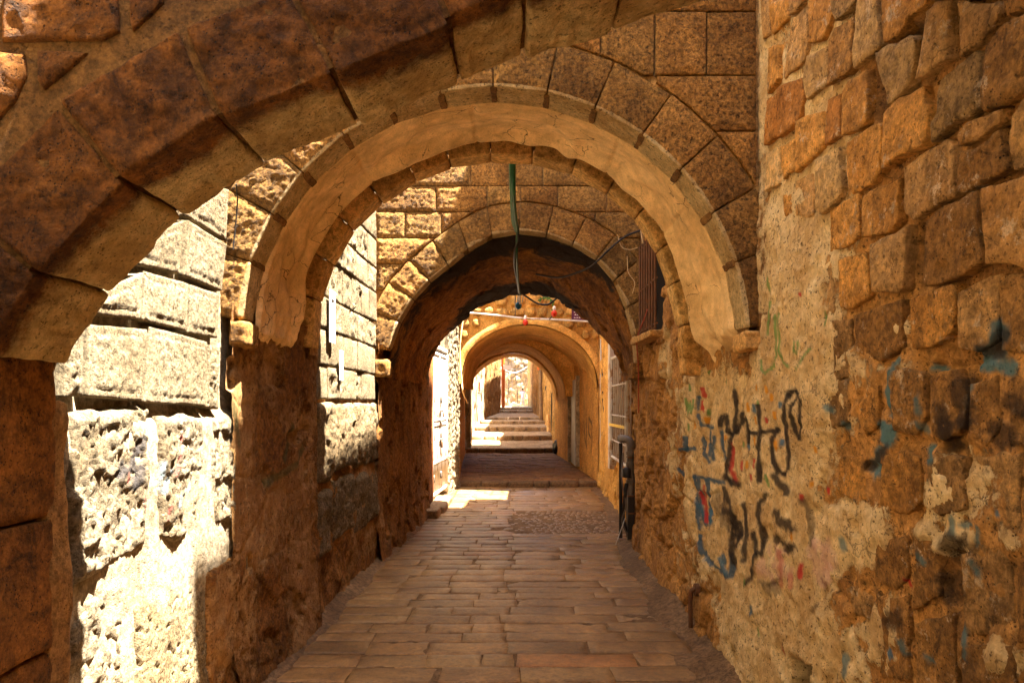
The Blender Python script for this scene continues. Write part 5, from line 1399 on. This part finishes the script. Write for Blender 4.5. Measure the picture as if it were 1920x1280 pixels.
# ------------------------------------------------------------------ beyond the far arch
fr = empty('stone_wall', (1.25, 30, 0), 'far right wall of ochre blocks climbing beside the steps', 'wall')
def fw(o, amp=0.06):
    def f(D, H):
        W = W3(D, H, o) * np.array([0.8, 1, 1]); v, b = facets(W, 2.4, 7 + o)
        return amp * (v - 0.5) - 0.6 * amp * (1 - sstep(0, 0.1, b)) + 0.03 * fbm(W, 3, 4, 5)
    return f
patch('block_face', map_right, np.linspace(18.95, 55, 260), np.linspace(-0.05, 5.2, 60), fw(1), M['far_stone'], fr)
for d0, d1, z1 in ((19.0, 21.6, 4.6), (21.6, 27, 7.2), (27, 45, 9.5), (45, 55, 5.4)):  # unseen heights varied to light the left of the steps
    mass('unseen_storey', fr, lambda d: float(Xr(d)) + 0.04, lambda d: float(Xr(d)) + 3, [d0, d1], 4.3 if z1 > 5 else 3.0, z1, M['building'])
    mass('wall_core', fr, lambda d: float(Xr(d)) + 0.2, lambda d: float(Xr(d)) + 3, [d0, d1], -0.2, 4.29 if z1 > 5 else 2.99, M['dark_mortar'])
fl = empty('stone_wall', (-1.3, 23, 0), 'far left sunlit wall with white pipes beside the lowest steps', 'wall')
patch('block_face', map_left, np.linspace(18.95, 28.2, 120), np.linspace(-0.05, 5.4, 70), fw(2), M['far_pale'], fl, flip=True)
mass('wall_core', fl, lambda d: -5, lambda d: float(Xl(d)) - 0.12, [19, 20, 28.0], -0.2, 7, M['building'])
tag(block('pilaster', box8(-1.42, -1.16, 19.15, 20.1, 0.2, 3.4), M['far_pale'], None, n=8, rnd=0.03, amp=0.015, seed=61), 'pale sunlit pilaster just beyond the far tunnel on the left', 'pilaster')
db = empty('house', (-1.5, 36, 0), 'shaded brown house of big blocks left of the upper steps', 'house')
Hn = np.linspace(-0.05, 7, 70)
patch('block_face', map_left, np.linspace(28.1, 44.1, 150), Hn, lambda D, H: 0.04 + fw(3, 0.09)(D, H), M['far_stone'], db, flip=True, tint=(0.62, 0.58, 0.55))
U, W_ = np.meshgrid(np.linspace(-6, -1.05, 30), Hn, indexing='ij'); U = U.ravel(); W_ = W_.ravel()
mesh('block_face', np.stack([U, 28.1 - fw(4, 0.08)(U, W_), W_], 1), grid_faces(30, 70), M['far_stone'], db, tint=(0.75, 0.7, 0.65))
mass('wall_core', db, lambda d: -6, lambda d: float(Xl(d)) - 0.1, [28.2, 44.05], -0.2, 9.0, M['building'])

bh = empty('house', (0, 66, 1.3), 'bright stone house closing the view above the steps, hung with cables', 'house')
Xs = np.linspace(-12, 12, 160); Hs = np.linspace(0.5, 11, 90)
U, W_ = np.meshgrid(Xs, Hs, indexing='ij'); U = U.ravel(); W_ = W_.ravel()
Wp = np.stack([U, U * 0, W_], 1); v, b = facets(Wp, 1.9, 3)
mesh('stone_face', np.stack([U, 66 - 0.16 * (v - 0.5) + 0.1 * (1 - sstep(0, 0.12, b)) + 0.12 * fbm(Wp, 1.5, 4, 4), W_], 1), grid_faces(len(Xs), len(Hs)), M['far_pale'], bh)
mass('house_core', bh, lambda d: -12, lambda d: 12, [66.3, 72], 0.4, 11, M['building'])
k = random.Random(2)
for i in range(5):
    x = -0.9 + i * 0.42 + k.uniform(-.1, .1)
    tube('cable', curve_pts([(x, 65.7, 6.5), (x + k.uniform(-.2, .2), 65.65, 4.4), (x + k.uniform(-.3, .3), 65.65, 3.0), (x + k.uniform(-.2, .2), 65.6, 1.5)], 5), 0.035, M['black' if i % 2 else 'grey_pipe'], bh, seg=5)
for i, (z0, z1, s_) in enumerate(((5.9, 5.3, .5), (5.6, 5.2, .7), (6.2, 5.0, .6))):
    tube('cable', curve_pts([(-2.0, 65.5, z0), (0.2, 65.3, z1 - s_), (2.4, 65.4, z1 + .5)], 8), 0.03, M['white_clean' if i == 1 else 'black'], bh, seg=5)
sh = empty('house', (3, 58, 1.3), 'tan corner house at the top right of the steps', 'house')
mass('house_wall', sh, lambda d: 1.75, lambda d: 6, [55.5, 63], 1.2, 9, M['far_stone'])

# things along the upper lane
def at3(x, y, D): return at((x, y), D)
op = empty('drainpipe', at3(943, 762, 44.4), 'thick bright orange drainpipe rising at the corner of the shaded house', 'drainpipe')
x = (943.5 - 960) * 44.4 / 1280
tube('pipe', [(x, 44.4, 1.3), (x, 44.4, 4.7)], 0.115, M['orange'], op, seg=10)
for z in (2.1, 3.1, 4.0): tube('collar', [(x, 44.4, z), (x, 44.4, z + 0.09)], 0.135, M['orange'], op, seg=10)
tube('white_pipe', [(x - 0.2, 44.38, 1.3), (x - 0.2, 44.38, 4.6)], 0.05, M['white_clean'], op, seg=6)
sg = empty('sign', at3(951, 689, 44.2), 'small white sign board beside the orange pipe', 'sign')
mesh('board', *bx(*(at3(944, 0, 44.2)[0], at3(958, 0, 44.2)[0]), 44.15, 44.2, at3(0, 693, 44.2)[2], at3(0, 684, 44.2)[2]), M['white_clean'], sg, smooth=False)
tube('bracket', [(at3(944, 0, 44.3)[0], 44.3, at3(0, 690, 44.2)[2]), (at3(950, 0, 44.3)[0], 44.18, at3(0, 690, 44.2)[2])], 0.03, M['grey_pipe'], sg, seg=6)
pl = empty('utility_pole', (1.15, 27, 0.9), 'brown utility pole with an orange upper sleeve beside the steps', 'pole')
px_ = (1013 - 960) * 27 / 1280
tube('shaft', [(px_ + 0.03, 27, 0.85), (px_, 27, 3.15)], 0.085, M['pole'], pl, seg=10, r2=0.07)
x2 = (1010 - 960) * 27 / 1280
tube('sleeve', [(x2, 26.98, 2.9), (x2 - 0.01, 26.98, 3.45)], 0.06, M['orange'], pl, seg=10)
wl = empty('wall_lamp', at3(1026, 727, 24.5), 'black lantern bracketed on the far right wall', 'lamp')
x, d, z = at3(1027, 727, 24.5)
lathe('lantern', [(0.02, 0.1), (0.10, 0.06), (0.09, -0.08), (0.04, -0.12)], M['black'], wl, (x, d, z), 8)
tube('bracket', [(x, d, z + 0.08), (x + 0.22, d, z + 0.16)], 0.02, M['black'], wl, seg=6)
tube('cable', [(x + 0.15, d, z), (x + 0.17, d, 0.9)], 0.015, M['black'], wl, seg=5)
cab = empty('cabinet', at3(993, 757, 54), 'grey metal cabinet standing at the top of the steps', 'cabinet')
a_ = at3(990, 758, 54); b_ = at3(996.5, 741, 54)
mesh('body', *bx(a_[0], b_[0], 53.8, 54.3, 1.25, b_[2]), M['cabinet'], cab, smooth=False)
mesh('lid', *bx(a_[0] - .02, b_[0] + .02, 53.77, 54.3, b_[2] + .002, b_[2] + 0.08), M['black'], cab, smooth=False)
# white and grey pipes at the sunlit left wall
pp = empty('water_pipe', at3(895, 790, 21.5), 'tangle of white and grey pipes against the sunlit far left wall', 'pipe')
for i, (p, r, mt) in enumerate(([(( 893, 730), (893, 760), (896, 790)), 0.02, 'grey_pipe'], [((899, 745), (899, 788)), 0.03, 'white_clean'], [((896, 736), (902, 738), (903, 752)), 0.018, 'black'], [((889, 735), (891, 765), (889, 795)), 0.022, 'white_clean'])):
    tube('pipe', curve_pts([at3(q[0], q[1], 22.4 + 0.3 * i) for q in p], 5) if len(p) > 2 else [at3(q[0], q[1], 22.4 + 0.3 * i) for q in p], r, M[mt], pp, seg=6)
tube('pipe', [at3(899, 716, 23), at3(898.5, 734, 23)], 0.028, M['red'], pp, seg=6)
# black sack by the last riser
V, F = cube_tpl(7); Vn = V / np.linalg.norm(V, axis=1, keepdims=True)
q = at3(1048, 836, 18.7)
Pn = Vn * np.array([0.17, 0.2, 0.20]); Pn = Pn * (1 + 0.5 * fbm(Pn, 7, 3, 3) + 0.25 * fbm(Pn, 18, 2, 5))[:, None] + np.array([q[0], q[1], 0.205 + 0.17])
Pn[:, 2] = np.maximum(Pn[:, 2], 0.203)
tag(mesh('rubbish_sack', Pn, F.copy(), M['bag']), 'black rubbish sack slumped by the low step at the right end of the far tunnel', 'sack')
tag(tube('hanging_cloth', [(1.12, 21.3, 1.25), (1.13, 21.3, 1.05), (1.16, 21.3, 0.72)], 0.035, M['cement'], None, seg=7, r2=0.08), 'pale cloth hanging low on the far right wall', 'cloth')
tag(tube('wall_cable', curve_pts([(1.20, 20.6, 1.9), (1.19, 20.6, 1.3), (1.21, 20.6, 0.75)], 5), 0.02, M['black'], None, seg=5), 'black cable dropping beside the pale cloth', 'cable')

# person far up the lane
pe = empty('person', at3(980, 759.5, 60), 'person in a pale shirt and cream trousers standing at the top of the steps', 'person')
px0, pd0, pz0 = at3(980, 759.8, 60)
me = bpy.data.meshes.new('body_skeleton')
hgt = 1.50
J = {'pelvis': (0, 0, .50), 'waist': (0, 0, .60), 'chest': (0, 0, .74), 'neck': (0, .0, .84), 'head': (0, -.01, .90), 'top': (0, -.005, .965),
     'shL': (-.10, 0, .80), 'elL': (-.145, .0, .64), 'haL': (-.15, -.03, .49), 'shR': (.10, 0, .80), 'elR': (.145, .01, .64), 'haR': (.155, -.02, .49),
     'hiL': (-.05, 0, .47), 'knL': (-.058, -.01, .27), 'anL': (-.06, .01, .035), 'toL': (-.065, -.09, .02), 'hiR': (.05, 0, .47), 'knR': (.06, -.02, .27), 'anR': (.065, .0, .035), 'toR': (.075, -.1, .02)}
RAD = dict(pelvis=.085, waist=.075, chest=.095, neck=.038, head=.062, top=.045, shL=.045, elL=.034, haL=.024, shR=.045, elR=.034, haR=.024, hiL=.07, knL=.048, anL=.035, toL=.025, hiR=.07, knR=.048, anR=.035, toR=.025)
names = list(J); ed = [('pelvis', 'waist'), ('waist', 'chest'), ('chest', 'neck'), ('neck', 'head'), ('head', 'top'), ('chest', 'shL'), ('shL', 'elL'), ('elL', 'haL'), ('chest', 'shR'), ('shR', 'elR'), ('elR', 'haR'), ('pelvis', 'hiL'), ('hiL', 'knL'), ('knL', 'anL'), ('anL', 'toL'), ('pelvis', 'hiR'), ('hiR', 'knR'), ('knR', 'anR'), ('anR', 'toR')]
me.from_pydata([tuple(c * hgt for c in J[n]) for n in names], [(names.index(a), names.index(b)) for a, b in ed], [])
tmp = bpy.data.objects.new('body_skeleton', me); COL.objects.link(tmp)
sk = tmp.modifiers.new('skin', 'SKIN'); sub = tmp.modifiers.new('sub', 'SUBSURF'); sub.levels = 1; sub.render_levels = 1
for i, n in enumerate(names):
    r = RAD[n] * hgt; me.skin_vertices[0].data[i].radius = (r, r * 0.85)
    me.skin_vertices[0].data[i].use_root = (n == 'pelvis')
dg = bpy.context.evaluated_depsgraph_get(); ev = tmp.evaluated_get(dg).to_mesh()
Vp = np.array([tuple(v.co) for v in ev.vertices]); Fp = [tuple(f.vertices) for f in ev.polygons]
bpy.data.objects.remove(tmp)
mi = []
for f in Fp:
    c = Vp[list(f)].mean(0) / hgt
    mi.append(2 if (c[2] > .83 or (abs(c[0]) > .118 and c[2] < .67)) else (0 if c[2] > .47 else (1 if c[2] > .04 else 3)))
mesh('body', Vp + np.array([px0, pd0, pz0]), Fp, None, pe, mats=[M['shirt'], M['trousers'], M['skin'], M['hair']], midx=mi)
hV, hF = cube_tpl(4); hV = hV / np.linalg.norm(hV, axis=1, keepdims=True)
mesh('hair', hV * np.array([.068, .072, .05]) * hgt + np.array([px0, pd0 + .02, pz0 + .955 * hgt]), hF.copy(), M['hair'], pe)
# ------------------------------------------------------------------ small things nearer by
# rusty window grille on the right wall between the second and third arches
wg = empty('window_grille', (1.3, 6.4, 2.24), 'rusty iron bars over a dark window high on the right wall before the third arch', 'grille')
for z in (2.30, 2.70, 3.10): tube('rail', [(1.27, 5.98, z), (1.27, 6.76, z)], 0.010, M['iron'], wg, seg=6)
for i in range(7): tube('bar', [(1.262, 6.02 + i * 0.12, 2.25), (1.262, 6.02 + i * 0.12, 3.14)], 0.013, M['iron'], wg, seg=6)
mesh('backing', [(1.40, 5.9, 2.2), (1.40, 6.85, 2.2), (1.40, 6.85, 3.2), (1.40, 5.9, 3.2)], [(0, 1, 2, 3)], M['dark'], wg)
block('sill', box8(1.18, 1.33, 5.86, 6.82, 2.17, 2.235), M['ring'], wg, n=8, rnd=0.015, amp=0.006, seed=3, tint=(0.8, 0.75, 0.7))
tag(tube('wire', curve_pts([(1.19, 6.0, 2.42), (1.20, 6.2, 2.36), (1.19, 6.5, 2.2), (1.24, 6.7, 1.95), (1.27, 6.85, 1.5)], 8), 0.006, M['red_wire'], None, seg=5), 'thin red wire looping down from the rusty window bars', 'wire')

# drainpipes on the right at the end of the third arch
dp = empty('drainpipe', (1.36, 7.95, 0), 'dark pair of drainpipes with an elbow at the right end of the third arch', 'drainpipe')
D_ = 7.8
X_ = lambda px: (px - 960) * D_ / 1280
Z_ = lambda py: EYE - (py - 755) * D_ / 1280
tube('pipe', [(X_(1183), D_, 0.0), (X_(1183), D_, Z_(836))], 0.045, M['grey_pipe'], dp, seg=12)
tube('elbow', curve_pts([(X_(1183), D_, Z_(838)), (X_(1182), D_ + .02, Z_(828)), (X_(1177), D_ + 0.1, Z_(824)), (X_(1170), D_ + 0.25, Z_(824))], 6), 0.045, M['grey_pipe'], dp, seg=12)
for y in (852, 872, 905): tube('collar', [(X_(1183), D_, Z_(y)), (X_(1183), D_, Z_(y - 6))], 0.056, M['grey_pipe'], dp, seg=12)
tube('pipe', [(X_(1169), D_ + 0.2, 0.02), (X_(1169), D_ + 0.2, Z_(832))], 0.022, M['black'], dp, seg=8)
tube('pipe', curve_pts([(X_(1174), D_ - 0.02, Z_(905)), (X_(1170), D_ - 0.04, Z_(935)), (X_(1168), D_ - 0.02, Z_(965)), (X_(1172), D_, Z_(985)), (X_(1178), D_, Z_(1000))], 6), 0.02, M['black'], dp, seg=7)
lathe('valve', [(0.02, -0.06), (0.05, -0.05), (0.055, 0.04), (0.025, 0.06)], M['black'], dp, (X_(1174), D_ - 0.03, Z_(885)), 10)
boxes('meter_box', [(X_(1176), X_(1188), D_ - 0.06, D_ + 0.08, Z_(1008), Z_(930))], M['black'], dp)
tag(tube('stick', [(X_(1150), 7.62, 0.02), (X_(1170), 7.72, 0.30)], 0.005, M['white'], None, seg=6), 'thin white stick leaning against the foot of the drainpipes', 'stick')
tag(tube('conduit', [at((1127, 830), 12.8), at((1127, 630), 12.8)], 0.022, M['white'], None, seg=8), 'pale vertical conduit on the right corner of the far arch', 'conduit')
tag(tube('cable', curve_pts([at((1129, 690), 12.6), at((1131, 760), 12.3), at((1136, 790), 12.0), at((1129, 815), 12.5)], 8), 0.012, M['black'], None, seg=5), 'black cable hanging beside the pale conduit', 'cable')

for y in (858, 930, 962): boxes('clamp', [(X_(1176), X_(1190), D_ - 0.062, D_ + 0.055, Z_(y), Z_(y - 3))], M['iron'], dp)
tube('cable', curve_pts([(X_(1171), D_ + 0.1, Z_(850)), (X_(1166), D_, Z_(900)), (X_(1172), D_ - 0.06, Z_(945)), (X_(1165), D_ - 0.03, Z_(975)), (X_(1176), D_ - 0.05, Z_(1002))], 6), 0.010, M['grey_pipe'], dp, seg=6)
# rusty stub in the wall foot and the stub post on the left
stub = empty('pipe_stub', (1.25, 4.72, 0.1), 'rusty pipe stub in a broken notch at the foot of the graffiti wall', 'pipe')
dS = 4.72
tube('pipe', curve_pts([(1.30, dS, 0.31), (1.25, dS, 0.31), (1.235, dS, 0.26), (1.235, dS, 0.05)], 6), 0.016, M['iron'], stub, seg=9)
tube('flange', [(1.29, dS, 0.31), (1.262, dS, 0.31)], 0.045, M['iron'], stub, seg=10)
bp = empty('bollard', (-1.4, 5.0, 0), 'short dark stub post at the foot of the second arch pier', 'post')
q = at((585, 1165), 5.02)
block('post', box8(q[0] - 0.035, q[0] + 0.022, 5.0, 5.06, -0.02, 0.26), M['black'], bp, n=4, rnd=0.008, amp=0.002, seed=3, tint=(2.2, 1.8, 1.2))
block('cap', box8(q[0] - 0.04, q[0] + 0.027, 4.995, 5.065, 0.262, 0.275), M['iron'], bp, n=4, rnd=0.004, amp=0.001, seed=4)

# green cable hanging from the second arch to the crown of the third
gc = empty('hanging_cable', at((962, 300), 4.86), 'bundle of green cables hanging from the second arch in front of the third', 'cable')
def path(ps): return curve_pts([at((x, y), d) for x, y, d in ps], 9)
tube('green_cord', path([(959, 285, 4.875), (960, 340, 5.0), (961, 380, 5.4), (963, 415, 6.0), (968, 432, 6.78)]), 0.020, M['green'], gc)
tube('green_cord', path([(963, 285, 4.875), (963, 345, 5.0), (964, 385, 5.4), (968, 418, 6.0), (971, 436, 6.78)]), 0.016, M['green'], gc, tint=(0.7, 0.8, 0.7))
tube('dark_cord', path([(968, 432, 6.78), (972, 448, 6.80), (966, 470, 6.9), (965, 500, 7.4), (970, 525, 8.0), (973, 548, 8.72)]), 0.014, M['black'], gc)
tube('dark_cord', path([(970, 432, 6.78), (969, 455, 6.82), (969, 480, 6.95), (970, 505, 7.4), (972, 530, 8.1), (975, 552, 8.75)]), 0.012, M['green'], gc, tint=(0.5, 0.5, 0.5))
tag(tube('cable', path([(1200, 432, 6.82), (1170, 445, 6.84), (1140, 470, 6.84), (1110, 498, 6.86), (1080, 512, 7.0), (1045, 520, 7.3), (1005, 514, 7.6)]), 0.010, M['black'], None, seg=6), 'black cable sagging across the right side of the third arch', 'cable')
for i, (ps, lab) in enumerate((([(1158, 440, 6.85), (1165, 462, 6.85), (1180, 468, 6.85), (1196, 464, 6.85)], 'thin pale wire looped near the top of the rusty window'), ([(1200, 425, 6.83), (1204, 448, 6.8), (1211, 480, 6.7)], 'short pale wire curling down beside the rusty window'), ([(1176, 480, 6.86), (1178, 510, 6.86), (1190, 530, 6.86), (1186, 550, 6.86)], 'wavy thin wire drooping on the facing stones of the third arch'))):
    tag(tube('wire', path(ps), 0.004, M['cement'], None, seg=5), lab, 'wire')
tag(tube('cable', path([(976, 548, 8.78), (990, 558, 8.9), (1008, 569, 8.95), (1026, 571, 8.95), (1038, 564, 8.95), (1050, 552, 8.9)]), 0.013, M['black'], None, seg=6), 'black cable swagging below the rear crown of the third arch', 'cable')

# string of coloured lamps across the far arch
tag(tube('conduit', path([(862, 585, 12.7), (930, 591, 12.6), (985, 597, 12.6), (1040, 599, 12.6), (1106, 603, 12.7)]), 0.018, M['white'], None, seg=6), 'pale conduit strung across the front of the far arch', 'conduit')
tag(tube('wire', [at((966, 555), 9.3), at((966, 592), 12.5)], 0.008, M['black'], None, seg=5), 'dark wire dropping to the pale conduit near the blue lamp', 'wire')
tag(tube('wire', path([(1037, 575, 11.5), (1035, 592, 12.4), (1030, 599, 12.55)]), 0.010, M['black'], None, seg=5), 'dark wire dropping to the pale conduit near the red ball lamp', 'wire')
def lamp(px, py, D, mat, lab, s_=1.0):
    e = empty('festoon_lamp', at((px, py), D), lab, 'lamp', 'coloured festoon lamps before the far arch')
    lathe('bulb', [(0.004, -0.075 * s_), (0.03 * s_, -0.068 * s_), (0.048 * s_, -0.04 * s_), (0.05 * s_, -0.015 * s_), (0.036 * s_, 0.015 * s_), (0.022 * s_, 0.03 * s_)], mat, e, at((px, py), D), 14)
    lathe('socket', [(0.022 * s_, 0.031 * s_), (0.026 * s_, 0.04 * s_), (0.024 * s_, 0.085 * s_), (0.01, 0.10 * s_)], M['white_clean'], e, at((px, py), D), 12)
lamp(972, 570, 9.2, M['blue'], 'blue lamp hanging just below the crown of the third arch', 0.95)
lamp(985, 602, 12.5, M['red'], 'red lamp under the middle of the pale conduit', 1.05)
lamp(1039, 585, 11.0, M['red'], 'red ball lamp below the green sprig', 1.0)
cb = empty('clear_fitting', at((975, 562), 9.15), 'cluster of clear plastic hanging above the blue lamp', 'fitting')
for i in range(5):
    x, d, z = at((970 + i * 2.2, 556 + (i % 3) * 3.5), 9.15)
    tube('clear_strip', curve_pts([(x, d, z + 0.04), (x + 0.012 * (-1) ** i, d, z), (x, d + 0.01, z - 0.05)], 4), 0.009, M['glass'], cb, seg=6)
sp = empty('plant_sprig', at((1036, 560), 11.0), 'green leafy garland hanging from the rear of the third arch', 'plant')
tube('stem', path([(1010, 563, 11.0), (1020, 558, 11.0), (1032, 561, 11.0), (1037, 572, 11.0), (1038, 582, 11.0)]), 0.010, M['leaf'], sp, seg=5)
lf = random.Random(4)
stem = path([(1010, 563, 11.0), (1020, 558, 11.0), (1032, 561, 11.0), (1037, 572, 11.0), (1038, 582, 11.0)])
for i in range(44):
    p = stem[lf.randrange(len(stem))]; a = lf.uniform(0, 6.28); L = lf.uniform(0.03, 0.06); w = 0.011
    d = np.array([math.cos(a), lf.uniform(-.5, .5), math.sin(a) - 0.3]); d /= np.linalg.norm(d); n_ = np.cross(d, (0.2, 1, 0.1)); n_ /= np.linalg.norm(n_)
    mesh('leaf', [p, p + d * L * .5 + n_ * w, p + d * L, p + d * L * .5 - n_ * w, p + d * L * .5 + np.array([0, -.006, 0])], [(0, 1, 4), (1, 2, 4), (2, 3, 4), (3, 0, 4)], M['leaf'], sp, smooth=False)
# street name plate
ps_ = empty('street_sign', at((1091, 592), 12.86), 'purple enamel street plate with three lines of white script, right of the far arch', 'sign')
x0, _, z0 = at((1072, 600), 12.86); x1, _, z1 = at((1110, 579), 12.86)
mesh('plate', *bx(x0, x1, 12.86, 12.885, z0, z1), M['purple'], ps_, smooth=False)
for r_, y in enumerate((585.5, 590.5, 596)):
    for k_ in range(7):
        px = 1076 + k_ * 4.6 + (r_ % 2) * 1.2; hgt_ = (1.6, 2.4, 1.2, 2.0, 1.0, 2.2, 1.5)[(k_ + r_ * 3) % 7]
        a_ = at((px, y), 12.852); b_ = at((px + 3.4, y - 0.7), 12.852)
        mesh('letter', *bx(a_[0], b_[0], 12.852, 12.859, a_[2], b_[2]), M['white_clean'], ps_, smooth=False)
        c_ = at((px + 1.2, y - hgt_), 12.852); e_ = at((px + 1.9, y - 0.71), 12.852)
        mesh('letter', *bx(c_[0], e_[0], 12.852, 12.859, e_[2] + .0005, c_[2]), M['white_clean'], ps_, smooth=False)
# cable down the left edge of the far arch
tag(tube('cable', path([(868, 600, 12.9), (863, 640, 12.88), (863, 680, 12.88), (866, 715, 12.88), (868, 735, 12.88), (876, 755, 13.4)]), 0.014, M['cement'], None, seg=6), 'pale cable snaking down the left edge of the far arch', 'cable')
tag(tube('cable', path([(873, 745, 17.5), (879, 760, 18.5), (876, 778, 18.5), (868, 785, 18.0)]), 0.014, M['grey_pipe'], None, seg=6), 'grey loop of cable inside the left edge of the far tunnel', 'cable')
# white notices pasted on the left wall between the arches
for i, (a, b, c_, e, lab) in enumerate(((5.14, 5.31, 2.06, 2.46, 'larger white paper notice with a black cross on the left wall before the third arch'), (5.42, 5.53, 1.78, 2.02, 'smaller blank white paper strip on the left wall before the third arch'))):
    n_ = empty('paper_notice', (-1.38, (a + b) / 2, c_), lab, 'notice')
    X0 = float(Xl((a + b) / 2)) + 0.034
    mesh('paper', *bx(X0, X0 + 0.004, a, b, c_, e), M['white_clean'], n_, smooth=False)
    if i == 0:
        m_ = (a + b) / 2
        mesh('cross_mark', *bx(X0 + 0.0045, X0 + 0.006, m_ - 0.006, m_ + 0.006, e - 0.14, e - 0.03), M['black'], n_, smooth=False)
        mesh('cross_mark', *bx(X0 + 0.0062, X0 + 0.0075, m_ - 0.035, m_ + 0.035, e - 0.085, e - 0.07), M['black'], n_, smooth=False)
# pipe and wire under the second arch's near left corner
tag(tube('wire', path([(443, 345, 3.5), (445, 380, 3.56), (441, 430, 3.58), (437, 468, 3.58)]), 0.004, M['black'], None, seg=5), 'thin black wire in the lit corner left of the second arch', 'wire')
# the end of the alley behind the camera
eb = empty('house', (0, -9, 0), 'plain stone house closing the alley behind the viewpoint', 'house')
mass('house_wall', eb, lambda d: -5, lambda d: 5, [-12, -9], -0.2, 6, M['building'])
cov = empty('added_cover', (0, -3, 3.4), 'unseen flat stone cover added behind the viewpoint to keep the near arch dark', 'passage')
mass('skylight_cover', cov, lambda d: -1.9, lambda d: 1.9, [-7.5, -0.2], 3.4, 5.6, M['building'])  # unseen ceiling added to cut the skylight on the near arch
